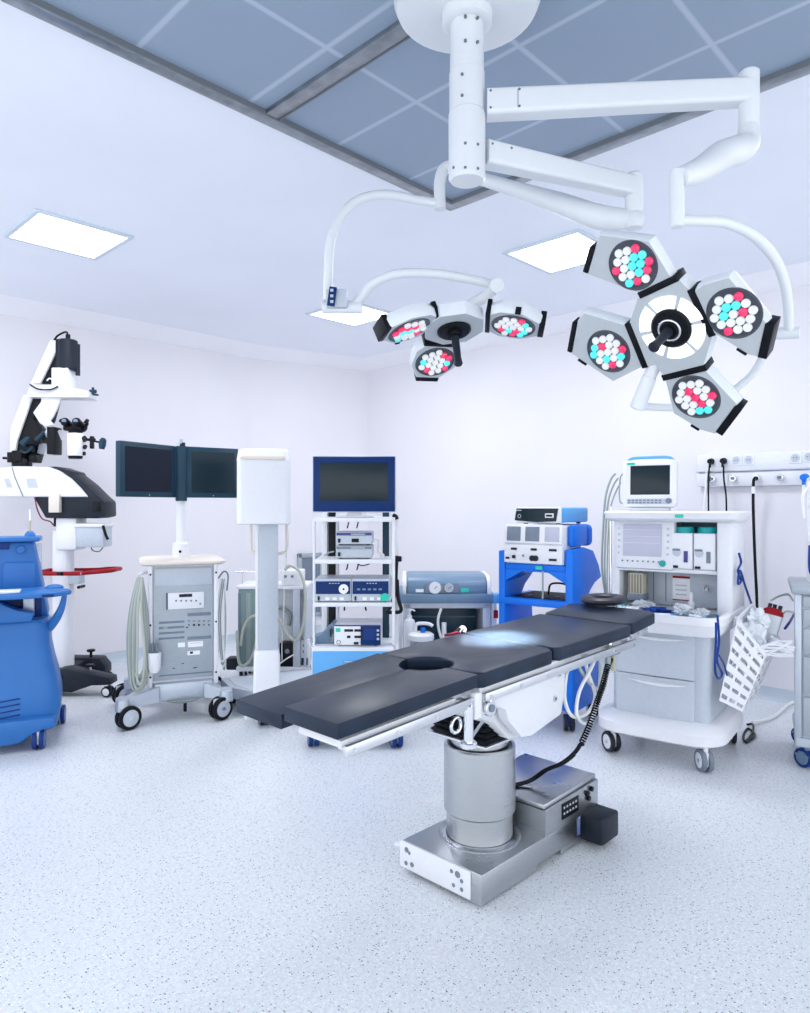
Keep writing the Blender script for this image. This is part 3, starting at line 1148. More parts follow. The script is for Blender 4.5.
# ------------------------------------------------------------------ shared caster builder
def caster(T, x, y, r, rot=0.0, wheel='lightgrey', tyre='darkgrey', hood=None, top=None, w=.03, twin=True):
    """castor wheel standing on the floor at local (x, y); r = wheel radius"""
    c, s = math.cos(rot), math.sin(rot)
    ax = Vector((c, s, 0))
    fw = Vector((-s, c, 0))
    o = Vector((x, y, r))
    b = MB(tyre)
    offs = (-w * .75, w * .75) if twin else (0,)
    for k in offs:
        p = o + ax * (k - w * .5)
        b.lathe([(r * .70, 0), (r * .95, 0), (r, w * .2), (r, w * .8), (r * .95, w), (r * .70, w)], p, ax, 28)
        b.lathe([(0, w * .02), (r * .68, w * .02), (r * .74, w * .08), (r * .74, w * .92), (r * .68, w * .98), (0, w * .98)], p, ax, 28, m=wheel)
        b.cyl(p - ax * .002, p + ax * (w + .002), r * .18, m='chrome', seg=12)
    wh = b.build('caster', T)
    h = MB(hood or wheel)
    tp = top or (2 * r + .03)
    h.cyl((x - fw.x * r * .3, y - fw.y * r * .3, r * 1.1), (x - fw.x * r * .3, y - fw.y * r * .3, tp), r * .22, seg=14)
    h.box((x, y, r * 1.25), (w * .55 if twin else w * 1.5, r * 1.5, r * 1.3 if twin else r * .3), r * .1, rz=rot)
    if not twin:
        for k in (-1, 1):
            p = o + ax * (k * w * .72)
            h.box((p.x, p.y, r * 1.2), (.005, r * .6, r * 1.0), .001, rz=rot)
    h.build('caster_fork', wh)
    return wh


# ------------------------------------------------------------------ anaesthesia machine
T = Thing('anaesthesia_machine', 'white anaesthesia workstation with two grey drawers and a built-in screen, right of the operating table', 'anaesthesia machine', 1.66, 4.39, -36)
AN = T
b = MB('white_gloss')
b.rbox_loft([(.135, 0, 0, .35, .36, .16), (.15, 0, 0, .375, .385, .18), (.205, 0, 0, .375, .385, .18), (.235, 0, .01, .35, .36, .16), (.25, 0, .03, .30, .31, .08)], n=8)
b.build('base', T)
caster(T, -.27, -.30, .062, R(52), 'white', 'darkgrey', 'white', .15, .026)
caster(T, .27, -.31, .062, R(38), 'white', 'midgrey', 'white', .15, .026)
caster(T, .29, .30, .062, R(20), 'white', 'darkgrey', 'white', .15, .022)
caster(T, -.28, .30, .062, R(20), 'white', 'darkgrey', 'white', .15, .022)
b = MB('lightgrey')
b.rbox_loft([(.235, 0, .05, .285, .30, .05), (.765, 0, .05, .285, .30, .05)], n=6)
b.build('cabinet', T)
for z0, z1 in ((.245, .485), (.493, .752)):
    b = MB('lightgrey')
    ring = []
    for z in (z0, z1):
        ring.append([(-.25, -.245, z), (-.25, -.262, z), (0, -.275, z), (.19, -.268, z), (.205, -.262, z), (.205, -.245, z)])
    b.loft(ring)
    dr = b.build('drawer', T)
    h = MB('white')
    h.loft([[(x, -.27 - .022 * math.cos(x / .19 * PI / 2) * k, z1 - .028 - .018 * math.cos(x / .19 * PI / 2) * j) for k, j in ((0, 0), (1, .2), (1.1, 1), (0, 1.15))] for x in [-.17 + .34 * i / 10 - .01 for i in range(11)]])
    h.build('drawer_handle', dr)
b = MB('white')
b.rbox_loft([(.755, 0, .0, .30, .325, .08), (.765, 0, -.015, .345, .355, .11), (.80, 0, -.02, .36, .365, .12), (.835, 0, -.02, .37, .375, .12)], n=8)
b.build('worktop', T)
b = MB('white_gloss')
outer = rrect(0, -.02, .375, .38, .12, 0, 8); inner = rrect(0, -.02, .335, .34, .09, 0, 8)
tb = MB('white_gloss')
tb.loft([[(x, y, .832) for x, y, _ in outer], [(x, y, .868) for x, y, _ in outer], [(x * .985, y, .876) for x, y, _ in outer], [(x, y, .874) for x, y, _ in inner], [(x, y, .840) for x, y, _ in inner]], cap=True)
tb.build('tray_rim', T)
b = MB('steel_blue')
b.bb(-.30, .30, -.31, .05, .839, .843)
b.build('tray_mat', T)
# tall upper housing
b = MB('white')
b.bb(.272, .365, -.02, .34, .84, 1.42, .02)
b.bb(-.375, -.335, .04, .34, .84, 1.42, .01)
b.bb(-.345, .28, .28, .34, .84, 1.42, .004)
b.bb(-.345, .28, .02, .30, 1.085, 1.11, .004)
b.build('housing', T)
b = MB('white_gloss')
b.rbox_loft([(1.405, 0, .14, .375, .20, .04), (1.425, 0, .13, .395, .225, .05), (1.462, 0, .13, .405, .235, .05), (1.47, 0, .13, .395, .225, .05)])
b.build('top_shelf', T)
b = MB('green_tag')
b.bb(.055, .105, -.1065, -.105, 1.432, 1.452)
b.build('green_label', T)
b = MB('lightgrey')
b.bb(-.335, .245, .255, .279, .85, 1.085, .002)
b.bb(.0, .270, .255, .279, 1.115, 1.40, .002, m='steel_blue')
b.build('back_panel', T)
b = MB('darkgrey')
for k in (-.18, -.10):
    b.bb(k, k + .003, .252, .2545, .87, 1.06)
b.build('panel_seam', T)
b = MB('paper')
b.bb(-.055, .055, .2505, .2545, .885, 1.045)
b.bb(-.055, .055, .249, .2505, 1.030, 1.045, m='red')
b.bb(-.055, .055, .249, .2505, .885, .892, m='red')
for k in range(3):
    b.bb(-.035, .035, .2492, .2505, .92 + .03 * k, .928 + .03 * k, m='lightgrey')
b.build('instruction_card', T)
b = MB('rail_metal')
b.torus((.16, .245, .97), .022, .005, axis=(0, 1, 0), seg=24, sseg=8)
b.cyl((.16, .255, .97), (.16, .225, .97), .010)
b.build('outlet_port', T)
# ventilator screen
b = MB('white')
b.box((-.165, .035, 1.265), (.375, .07, .335), .02, rx=R(-4))
sc_ = b.build('ventilator_panel', T)
b = MB('display_soft')
b.box((-.175, -.003, 1.285), (.245, .006, .205), .003, rx=R(-4))
for k in range(4):
    b.box((-.175, -.007, 1.225 + .042 * k), (.225, .002, .002), m='white', rx=R(-4))
b.build('screen', sc_)
b = MB('midgrey')
for k in range(8):
    b.cyl((-.30 + .033 * k, .0, 1.150), (-.30 + .033 * k, -.012, 1.150), .006, seg=10)
for k in range(5):
    b.cyl((-.325, .0, 1.20 + .04 * k), (-.325, -.008, 1.20 + .04 * k), .007, seg=10, m='lightgrey')
    b.cyl((-.015, .0, 1.20 + .04 * k), (-.015, -.010, 1.20 + .04 * k), .008, seg=10, m='lightgrey')
b.build('button', sc_)
b = MB('teal')
b.cyl((-.045, .005, 1.142), (-.045, -.022, 1.142), .020, bev=.003)
b.build('selector_knob', sc_)
# vaporizers
for i, (x0, lab) in enumerate(((.068, 'purple'), (.200, 'midgrey'))):
    b = MB('white_gloss')
    b.bb(x0 - .062, x0 + .062, .0, .17, 1.113, 1.335, .006)
    vb = b.build('vaporizer', T)
    k = MB('teal')
    k.lathe([(0, 1.335), (.054, 1.335), (.056, 1.358), (.052, 1.372), (.0, 1.374)], (x0, .08, 0), seg=28)
    k.build('dial', vb)
    k = MB(lab)
    k.bb(x0 + .012, x0 + .036, -.004, .0, 1.155, 1.225, .001)
    k.build('sight_glass', vb)
    k = MB('lightgrey')
    k.lathe([(0, 0), (.026, 0), (0, .004)], (x0 - .030, -.001, 1.215), (0, -1, 0), 20, m='lightgrey')
    k.build('round_badge', vb)
    k = MB('midgrey')
    k.bb(x0 - .055, x0 - .010, -.005, .0, 1.225, 1.238, .001)
    k.bb(x0 - .055, x0 - .022, -.004, .0, 1.118, 1.134, .001, m='darkgrey')
    k.build('label_marks', vb)
# brown absorber canister
b = MB('beige')
b.bb(-.295, -.195, .08, .18, .925, 1.065, .010)
for k in range(5):
    b.bb(-.288 + .019 * k, -.282 + .019 * k, .078, .080, .935, 1.055, m='jar_brown')
b.bb(-.30, -.19, .075, .185, .885, .928, .006, m='midgrey')
b.cyl((-.245, .13, 1.062), (-.245, .13, 1.088), .03, m='midgrey')
b.build('absorber', T)
# tubes up the left side
b = MB('hose_grey')
for k in range(3):
    x = -.41 - .018 * k
    b.tube([(x, .02 + .03 * k, .90), (x - .005, .03, 1.1), (x, .04, 1.35), (x + .005, .07, 1.5 + .03 * k), (x + .03, .10, 1.60 + .04 * k), (x + .055, .12, 1.66 + .03 * k)], .0055 + .001 * k, 8)
b.build('gas_tube', T)
b = MB('chrome')
b.cyl((-.40, .05, .84), (-.40, .05, 1.50), .009)
b.build('pole', T)
# front hand-rail and blue tube hanging from the side
b = MB('white_gloss')
b.tube([(.36, .06, .80), (.405, .09, .80), (.41, .17, .80), (.405, .25, .80), (.355, .28, .80)], .014)
b.build('side_handle', T)
b = MB('blue_tube')
a = lambda px, py, x=.41: T.xx(px, py, x)
b.tube([a(717.5, 615), a(719, 640), a(717, 660), a(722, 673), a(718, 678), a(715, 668), a(716, 640), a(716, 622)], .006, 8)
b.tube([a(719, 655), a(724, 664), a(727, 675)], .005, 8)
b.build('blue_tube', T)
b = MB('blue_tube')
a = lambda px, py, x=.39: T.xx(px, py, x)
b.tube([a(739, 553), a(741, 562), a(738, 570), a(741, 580), a(738, 583), a(740, 570), a(745, 585), a(752, 605)], .007, 8)
b.build('blue_tube', T)

# patient monitor on the top shelf
M2 = Thing('patient_monitor', 'white patient monitor with dark screen standing on top of the anaesthesia workstation', 'monitor', 0, 0, 0)
M2.o.location = T.M @ Vector((-.165, .13, 1.471)); M2.o.rotation_euler = (0, 0, T.rz + R(8))
b = MB('white')
b.rbox_loft([(0, 0, .02, .12, .07, .02), (.02, 0, .02, .12, .07, .02)])
b.build('foot', M2)
b = MB('white_gloss')
b.box((0, .0, .175), (.335, .12, .31), .03, rx=R(-3), seg=4)
mb_ = b.build('case', M2)
b = MB('screen_grey')
b.box((.008, -.058, .20), (.245, .006, .19), .004, rx=R(-3))
b.build('screen', mb_)
b = MB('lightgrey')
b.box((-.005, -.066, .062), (.26, .008, .036), .004)
for i in range(9):
    for j in range(2):
        b.box((-.12 + .024 * i, -.072, .054 + .016 * j), (.016, .006, .009), .002, m='midgrey')
b.cyl((.125, -.062, .065), (.125, -.085, .065), .018, m='midgrey')
b.build('keypad', mb_)
b = MB('green_tag')
b.box((-.11, -.066, .308), (.05, .006, .018), .001)
b.build('green_label', mb_)
b = MB('blue_light')
b.tube([(-.15, .01, .30), (-.12, .01, .345), (0, .01, .35), (.12, .01, .345), (.155, .01, .30)], .010)
b.build('carry_handle', mb_)
b = MB('hose_grey')
b.tube([(-.165, -.02, .25), (-.183, -.03, .22), (-.188, -.04, .12), (-.18, -.05, .06), (-.164, -.04, .05)], .005)
b.build('cable', M2)

# clutter on the worktop
def on_tray(name, lab, cat, x, y, build, group=None, rz=0.0, z=.8445):
    e = bpy.data.objects.new(name, None); COL.objects.link(e)
    e.location = AN.M @ Vector((x, y, z)); e.rotation_euler = (0, 0, AN.rz + rz)
    tag(e, lab, cat, group)
    build(e)
    return e


def crumple(mb, c, s, m, seed):
    rr = random.Random(seed)
    tb = bmesh.new()
    bmesh.ops.create_icosphere(tb, subdivisions=3, radius=1)
    for v in tb.verts:
        n = v.co.normalized()
        k = 1 + .28 * math.sin(5 * n.x + seed) * math.cos(6 * n.y + 2 * seed) + .2 * math.sin(11 * n.z + 9 * n.x + seed) + rr.uniform(-.10, .10)
        v.co = Vector((n.x * k * s[0], n.y * k * s[1], max(-.9, n.z * k) * s[2]))
    mb._merge(tb, m, Matrix.Translation(Vector(c) + Vector((0, 0, s[2] * .9))))


def one(m, c, s, seed):
    def f(e):
        b = MB(m)
        crumple(b, c, s, m, seed)
        b.build('folded_film' if m != 'blue_dark' else 'glove', e, ang=20)
    return f


on_tray('examination_glove', 'crumpled blue glove lying on the tray of the anaesthesia workstation', 'glove', -.05, -.12, one('blue_tube', (0, 0, 0), (.075, .04, .018), 3))
on_tray('plastic_wrapper', 'clear crumpled wrapper at the left of the anaesthesia tray, below the beige canister', 'wrapper', -.17, .02, one('film', (0, 0, 0), (.07, .05, .028), 5), 'wrappers on the anaesthesia tray')
on_tray('plastic_wrapper', 'clear crumpled wrapper right of the blue glove on the anaesthesia tray', 'wrapper', .09, -.07, one('film', (0, 0, 0), (.055, .06, .032), 8), 'wrappers on the anaesthesia tray')
on_tray('plastic_wrapper', 'clear crumpled wrapper at the front left corner of the anaesthesia tray', 'wrapper', -.20, -.20, one('film', (0, 0, 0), (.08, .05, .020), 12), 'wrappers on the anaesthesia tray')
on_tray('plastic_wrapper', 'clear crumpled wrapper nearest the right end of the anaesthesia tray', 'wrapper', .205, -.10, one('film', (0, 0, 0), (.04, .06, .024), 15), 'wrappers on the anaesthesia tray')


def teal_cup(e):
    b = MB('teal')
    b.lathe([(0, 0), (.028, 0), (.033, .055), (.030, .056), (.026, .006), (0, .006)], seg=24)
    b.build('cup', e)


on_tray('plastic_cup', 'small teal cup at the left end of the anaesthesia tray', 'cup', -.285, -.08, teal_cup)


def wbottle(e):
    b = MB('white_gloss')
    b.lathe([(0, 0), (.022, 0), (.022, .05), (.012, .065), (.010, .115), (0, .118)], seg=20)
    b.build('body', e)


on_tray('nozzle_bottle', 'small white nozzle bottle standing on the right of the anaesthesia tray', 'bottle', .10, .10, wbottle)


def syr(e):
    b = MB('clear')
    b.cyl((-.05, 0, .010), (.04, 0, .010), .009, m='white_gloss')
    b.build('barrel', e)
    b = MB('blue_light')
    b.cyl((.04, 0, .010), (.07, 0, .010), .005)
    b.cyl((.07, 0, .010), (.073, 0, .010), .010)
    b.build('plunger', e)


on_tray('syringe', 'syringe lying in front of the blue glove on the anaesthesia tray', 'syringe', .02, -.23, syr, 'syringes on the anaesthesia tray', R(20))
on_tray('syringe', 'syringe lying near the front right of the anaesthesia tray', 'syringe', .20, -.19, syr, 'syringes on the anaesthesia tray', R(-30))

# ------------------------------------------------------------------ wire-basket of supplies hanging on the side of the workstation
Bk = Thing('waste_basket', 'white perforated plastic basket hanging tilted at the right side of the anaesthesia workstation', 'basket', 2.06, 4.30, -30, .0)


def quadgrid(mb, p00, p10, p01, p11, nx, ny, bar, th, nrm, m=None):
    """perforated panel: bars both ways between four corners"""
    p00, p10, p01, p11 = map(Vector, (p00, p10, p01, p11))
    f = lambda u, v: p00.lerp(p10, u).lerp(p01.lerp(p11, u), v)
    for i in range(nx + 1):
        u = i / nx
        mb.prism([f(max(0, u - bar), 0), f(min(1, u + bar), 0), f(min(1, u + bar), 1), f(max(0, u - bar), 1)], Vector(nrm) * th, m=m)
    for j in range(ny + 1):
        v = j / ny
        mb.prism([f(0, max(0, v - bar)), f(1, max(0, v - bar)), f(1, min(1, v + bar)), f(0, min(1, v + bar))], Vector(nrm) * th * 1.02, m=m)


dB = 4.30
Q = lambda px, py, d=dB: Bk.w(PD(px, py, d))
# corners: left-front edge bottom / top, right-front bottom / top (panel facing camera-left), then the rear face
fl_b, fl_t = Q(719, 700, 4.0), Q(737, 618, 4.0)
fr_b, fr_t = Q(742, 711, 3.98), Q(766, 655, 3.98)
off = Bk.w(PD(757, 693, 4.17)) - Q(742, 711, 3.98)
b = MB('white_gloss')
nrm = (fr_b - fl_b).cross(fl_t - fl_b).normalized()
quadgrid(b, fl_b, fr_b, fl_t, fr_t, 3, 7, .045, .004, nrm)
quadgrid(b, fr_b, fr_b + off, fr_t, fr_t + off, 3, 6, .05, .004, (0, 0, .3))
quadgrid(b, fl_b + off, fr_b + off, fl_t + off, fr_t + off, 3, 7, .045, .004, nrm)
quadgrid(b, fl_b, fl_b + off, fl_t, fl_t + off, 3, 7, .05, .004, (.3, 0, .0))
quadgrid(b, fl_b, fr_b, fl_b + off, fr_b + off, 3, 3, .06, .004, (0, 0, .5))
b.build('basket_walls', Bk)
b = MB('white_gloss')
b.tube([fl_t, fr_t, fr_t + off, fl_t + off], .009, 8, closed=True, smooth=0)
b.build('rim', Bk)
# support hook reaching to the workstation's rail
b = MB('white')
hk = Bk.w(AN.M @ Vector((.385, -.10, .80)))
b.tube([fl_t + Vector((0, .02, -.02)), (fl_t + hk) / 2 + Vector((0, 0, .03)), hk], .006, 8)
b.build('hook', Bk)


def bag(name, lab, cat, m, c, s, seed, group=None):
    b = MB(m)
    crumple(b, (0, 0, 0), s, m, seed)
    o = b.build(name, ang=15)
    o.location = c - Vector((0, 0, s[2] * .9))
    o.rotation_euler = (0, 0, seed)
    return tag(o, lab, cat, group)


mat('bag_film', (0.80, 0.85, 0.90), 0.18, alpha=0.8, bump=1.0, nscale=45, spec=.9)
bag('plastic_bag', 'clear crumpled plastic bag filling the opening of the white basket', 'bag', 'bag_film', PD(752, 638, 4.06), (.072, .055, .085), 2)
bag('plastic_bag', 'pale crumpled plastic bag on top of the white basket, below the red capped pack', 'bag', 'bag_film', PD(757, 620, 4.10), (.060, .05, .065), 6)
bag('plastic_bag', 'thin white plastic bag sticking out of the white basket to the right', 'bag', 'bag_film', PD(776, 645, 4.06), (.060, .04, .035), 4)
# paper-white tubing bundle sticking out to the right
b = MB('white_gloss')
rr = random.Random(3)
for k in range(14):
    a0 = PD(752 + rr.uniform(-6, 6), 652 + rr.uniform(-5, 4), 3.99)
    a1 = PD(772 + rr.uniform(-4, 4), 648 + rr.uniform(-7, 8), 3.98)
    a2 = PD(792 + rr.uniform(-4, 3), 650 + rr.uniform(-10, 6), 3.95)
    b.tube([a0, a1, a2], .0045, 6)
o = recenter(b.build('tubing_bundle'))
tag(o, 'bundle of thin white tubing spilling out of the white basket towards the grey cabinet', 'tubing')
# red capped pack
e = Thing('infusion_pack', 'upright clear pack with red cap standing in the white basket', 'pack', 0, 0)
e.o.location = PD(768, 632, 4.16); e.o.rotation_euler = (R(-6), R(12), AN.rz)
b = MB('clear')
b.rbox_loft([(0, 0, 0, .05, .028, .012), (.11, 0, 0, .055, .03, .012)], m='bag_film')
b.build('pack_body', e)
b = MB('red')
b.rbox_loft([(.11, 0, 0, .057, .032, .012), (.135, 0, 0, .05, .03, .012), (.15, 0, 0, .03, .02, .01)])
b.build('cap', e)
b = MB('darkgrey')
for x in (-.025, .0, .03):
    b.cyl((x, 0, .14), (x, 0, .172), .011)
b.build('port', e)
b = MB('hose_beige')
b.tube([PD(771, 600, 4.20), PD(778, 596, 4.3), PD(788, 594, 4.4), PD(793, 600, 4.7)], .007)
b.tube([PD(778, 618, 4.4), PD(786, 611, 4.5), PD(793, 612, 4.75)], .007)
o = recenter(b.build('suction_hose'))
tag(o, 'beige hose running from the basket to behind the grey cabinet', 'hose')
b = MB('blue_tube')
b.tube([PD(785, 628, 4.4), PD(790, 621, 4.5), PD(794, 614, 4.75)], .008)
o = recenter(b.build('blue_hose'))
tag(o, 'short blue hose between the basket and the grey cabinet', 'hose')
# cable coil on the floor behind the workstation
b = MB('black')
b.tube([PZ(747, 724, .009), PZ(753, 724, .009), PZ(752, 733, .009), PZ(745, 741, .009), PZ(743.5, 735, .009), PZ(748, 728, .009), PZ(755, 735, .009), PZ(746, 742, .009)], .007)
o = recenter(b.build('power_cable'))
tag(o, 'black power cable coiled on the floor behind the anaesthesia workstation', 'cable')
b = MB('hose_white')
b.tube([PZ(752, 722, .02), PZ(772, 717, .015), PZ(790, 703, .015), PZ(806, 700, .015)], .010)
o = recenter(b.build('floor_hose'))
tag(o, 'pale hose lying on the floor from the anaesthesia workstation to the right', 'hose')
b = MB('clear')
b.box((0, 0, .14), (.16, .14, .28), .02, m='clear')
b.box((0, 0, .10), (.13, .12, .14), .01, m='blue_light')
o = b.build('storage_box')
o.location = AN.M @ Vector((-.322, .10, .254))
o.rotation_euler = (0, 0, AN.rz)
o.scale = (.42, 1, .9)
tag(o, 'clear plastic box with blue contents beside the drawers of the anaesthesia workstation', 'box')

# ------------------------------------------------------------------ wall service rail (right wall)
def wallR(px, py, dx=0.0):
    r_ = ray(px, py)
    return Vector((0, 0, CAM_H)) + r_ * ((XR - dx) / r_.x)


e = bpy.data.objects.new('wall_service_rail', None); COL.objects.link(e)
y0r = wallR(697, 470, .06).y
e.location = (XR, y0r, 1.66)
tag(e, 'long white service rail with sockets and gas outlets on the right wall', 'service rail')
b = MB('white')
Lr = 3.2
b.bb(-.060, -.001, -Lr, 0, .125, .262, .012)
b.bb(-.075, -.001, -Lr, 0, .118, .130, .003, m='lightgrey')
b.bb(-.060, -.001, -Lr, 0, 0, .118, .012)
b.build('rail_body', e)


def on_rail(px, py):
    q = wallR(px, py, .06)
    return Vector((-.060, q.y - y0r, q.z - 1.66))


for px, py in ((736.5, 459.8), (748.8, 459.3), (795.5, 457.3), (809, 456.3)):
    q = on_rail(px, py)
    b = MB('white')
    b.box(q, (.012, .085, .085), .004)
    b.torus(q + Vector((-.006, 0, 0)), .028, .003, m='lightgrey', axis=(1, 0, 0), seg=24, sseg=6)
    b.cyl(q + Vector((-.004, 0, 0)), q + Vector((-.008, 0, 0)), .022, m='lightgrey')
    for s in (-1, 1):
        b.cyl(q + Vector((-.008, s * .010, 0)), q + Vector((-.0095, s * .010, 0)), .0035, m='darkgrey', seg=8)
    b.build('power_socket', e)
for px, py in ((713, 478.5), (734, 478), (757, 477.5), (780.5, 477)):
    q = on_rail(px, py)
    b = MB('chrome')
    b.cyl(q, q + Vector((-.035, 0, 0)), .026, bev=.004)
    b.cyl(q + Vector((-.035, 0, 0)), q + Vector((-.045, 0, 0)), .014, m='midgrey')
    b.build('gas_outlet', e)
for px, py in ((711.5, 461), (724, 460.5)):
    q = on_rail(px, py)
    b = MB('black')
    b.cyl(q, q + Vector((-.045, 0, 0)), .026, .020, bev=.004)
    b.cyl(q + Vector((-.03, 0, 0)), q + Vector((-.035, 0, -.05)), .009)
    o = b.build('power_plug')
    o.data.transform(Matrix.Translation(-q)); o.location = Vector(e.location) + q
    tag(o, 'black plug in the wall rail, ' + ('leftmost of the two' if px < 715 else 'right of the other plug'), 'plug', 'plugs in the wall rail')
b = MB('black')
b.tube([wallR(709.5, 464, .11), wallR(708.5, 480, .11), wallR(708.5, 515, .12), wallR(709, 560, .14), wallR(712, 640, .10)], .007, 8)
o = recenter(b.build('wall_cable'))
tag(o, 'straight black cord hanging down the wall from the left plug', 'cord')
b = MB('black')
b.tube([wallR(723.5, 465, .11), wallR(724, 480, .11), wallR(726, 495, .11), wallR(726.5, 515, .12), wallR(727, 560, .14), wallR(729, 640, .1)], .007, 8)
o = recenter(b.build('wall_cable'))
tag(o, 'black cord hanging down the wall from the second plug, slightly curved', 'cord')
b = MB('hose_white')
b.tube([wallR(707, 470, .10), wallR(706, 488, .10), wallR(704, 515, .12), wallR(703, 600, .12)], .011, 8)
o = recenter(b.build('gas_hose'))
tag(o, 'white hose hanging from the left end of the wall rail', 'hose')
b = MB('black')
q0 = wallR(757, 477.5, .10)
b.tube([q0, wallR(754.5, 478, .13), wallR(753.4, 484, .13), wallR(753.3, 510, .10), wallR(755, 560, .08), wallR(757, 606, .08), wallR(758, 680, .05)], .011, 10)
b.cyl(wallR(753.4, 486, .13), wallR(753.4, 493, .128), .015, m='white_gloss')
o = recenter(b.build('gas_hose'))
tag(o, 'thick black gas hose hanging down the wall to behind the basket', 'hose')
b = MB('blue')
q = on_rail(805, 477)
b.cyl(q, q + Vector((-.05, 0, 0)), .03, .024, bev=.004)
b.cyl(q + Vector((-.03, 0, -.0)), q + Vector((-.035, 0, -.055)), .012)
b.cyl(q + Vector((-.035, 0, -.055)), q + Vector((-.035, 0, -.11)), .010, m='hose_white')
o = b.build('gas_connector')
o.data.transform(Matrix.Translation(-q)); o.location = Vector(e.location) + q
tag(o, 'round blue gas connector at the right end of the wall rail', 'connector')

# ------------------------------------------------------------------ grey drawer cabinet at the right edge
T = Thing('drawer_cabinet', 'grey drawer cabinet on castors cut off by the right edge of the photo', 'cabinet', 2.635, 4.114, -27)
CB = T
b = MB('lightgrey')
b.bb(-.30, .30, -.26, .26, .17, 1.00, .006)
for x in (-.30, .30):
    b.bb(x - .018, x + .018, -.275, -.235, .13, 1.0, .006, m='silver')
b.bb(-.31, .31, -.28, .28, .13, .18, .006)
b.build('body', T)
b = MB('panelgrey')
b.bb(-.335, .335, -.30, .30, 1.0, 1.05, .012)
b.build('worktop', T)
zs = [.19, .42, .65, .81, .92, .995]
for z0, z1 in zip(zs, zs[1:]):
    b = MB('panelgrey')
    b.bb(-.275, .275, -.275, -.25, z0 + .005, z1 - .005, .004)
    d_ = b.build('drawer', T)
    b = MB('lightgrey')
    b.bb(-.18, .18, -.287, -.275, z1 - .025, z1 - .013, .003)
    b.build('drawer_handle', d_)
for x in (-.27, .27):
    for y in (-.22, .22):
        caster(T, x, y, .055, R(50 if x < 0 else 20), 'steel_blue', 'blue_dark', 'steel_blue', .14, .03, twin=False)
T2 = Thing('supply_rack', 'slim white rack with shelves standing on the grey cabinet at the right edge', 'rack', 2.635, 4.114, -27, 1.052)
b = MB('white')
b.bb(-.24, -.22, -.10, .10, 0, .62, .004)
b.bb(.22, .24, -.10, .10, 0, .62, .004)
b.bb(-.24, .24, -.10, .10, .23, .245, .003)
b.bb(-.24, .24, -.10, .10, .44, .455, .003)
b.bb(-.24, .24, -.10, .10, .60, .62, .003)
b.bb(-.24, .24, .085, .10, .23, .62, .003)
b.build('frame', T2)
b = MB('steel_blue')
b.bb(-.19, .19, -.08, .06, .246, .40, .01)
b.bb(-.12, -.04, -.085, -.08, .28, .36, m='white')
b.build('tray_box', T2)
b = MB('lightgrey')
b.bb(-.19, .19, -.08, .06, .456, .56, .01)
b.build('upper_tray_box', T2)
b = MB('blue_tube')
b.tube([(-.232, -.12, .22), (-.235, -.13, .12), (-.228, -.13, .06), (-.20, -.12, .03)], .010, 8)
b.build('blue_tube', T2)
b = MB('white_gloss')
b.tube([(-.25, -.10, .56), (-.27, -.11, .50), (-.262, -.11, .38)], .008, 8)
b.build('clip', T2)

# ------------------------------------------------------------------ blue surgical generator cart
T = Thing('equipment_cart', 'bright blue moulded equipment cart with arched sides behind the operating table', 'cart', 1.02, 5.00, -36)
b = MB('blue')
# left side frame: thin upright with an arched inside
b.prism([(-.275, -.23, .12), (-.275, -.23, 1.19), (-.275, .02, 1.19), (-.275, .20, 1.12), (-.275, .26, 1.02), (-.275, .10, .93), (-.275, .03, .86), (-.275, .20, .84), (-.275, .24, .50), (-.275, .26, .12)], (.05, 0, 0), .008)
b.build('side_frame', T)
b = MB('blue')
b.prism([(.225, -.23, .12), (.225, -.23, 1.21), (.225, -.02, 1.22), (.225, .14, 1.19), (.225, .25, 1.08), (.225, .30, .99), (.225, .17, .96), (.225, .08, .91), (.225, .03, .84), (.225, .24, .80), (.225, .26, .12)], (.055, 0, 0), .008)
b.build('side_frame', T)
for nm_, bx in (('shelf', (-.27, .27, -.235, .24, .815, .865, .012)), ('top_shelf', (-.225, .225, -.225, .02, 1.06, 1.105, .008)), ('lower_housing', (-.24, .24, -.20, .22, .12, .40, .02)), ('rear_panel', (-.225, .225, .12, .20, 1.02, 1.20, .02))):
    b = MB('blue')
    b.bb(*bx)
    b.build(nm_, T)
b = MB('rubber')
b.bb(-.20, .20, -.19, .19, .865, .869)
for x in (-.1, .1):
    b.cyl((x, -.08, .869), (x, -.08, .873), .018, m='blue_dark')
b.build('shelf_mat', T)
b = MB('blue')
b.loft([[(-.225, y, z0), (-.10, y, z1), (.10, y, z1), (.225, y, z0), (.225, y, 1.06), (-.225, y, 1.06)] for y, z0, z1 in ((-.22, .98, 1.05), (.0, .98, 1.05))])
b.build('arch', T)
for x, y in ((-.24, -.20), (.24, -.20), (-.24, .22), (.24, .22)):
    caster(T, x, y, .055, R(30), 'midgrey', 'darkgrey', 'blue_dark', .13, .028)
b = MB('hose_grey')
b.cyl((.06, -.22, .87), (.06, -.22, 1.06), .006)
b.build('post', T)
b = MB('black')
b.tube([(.0, .0, .875), (.03, -.02, .95), (.12, -.02, .96), (.17, .0, .93), (.19, .0, .875)], .007)
b.build('cable', T)

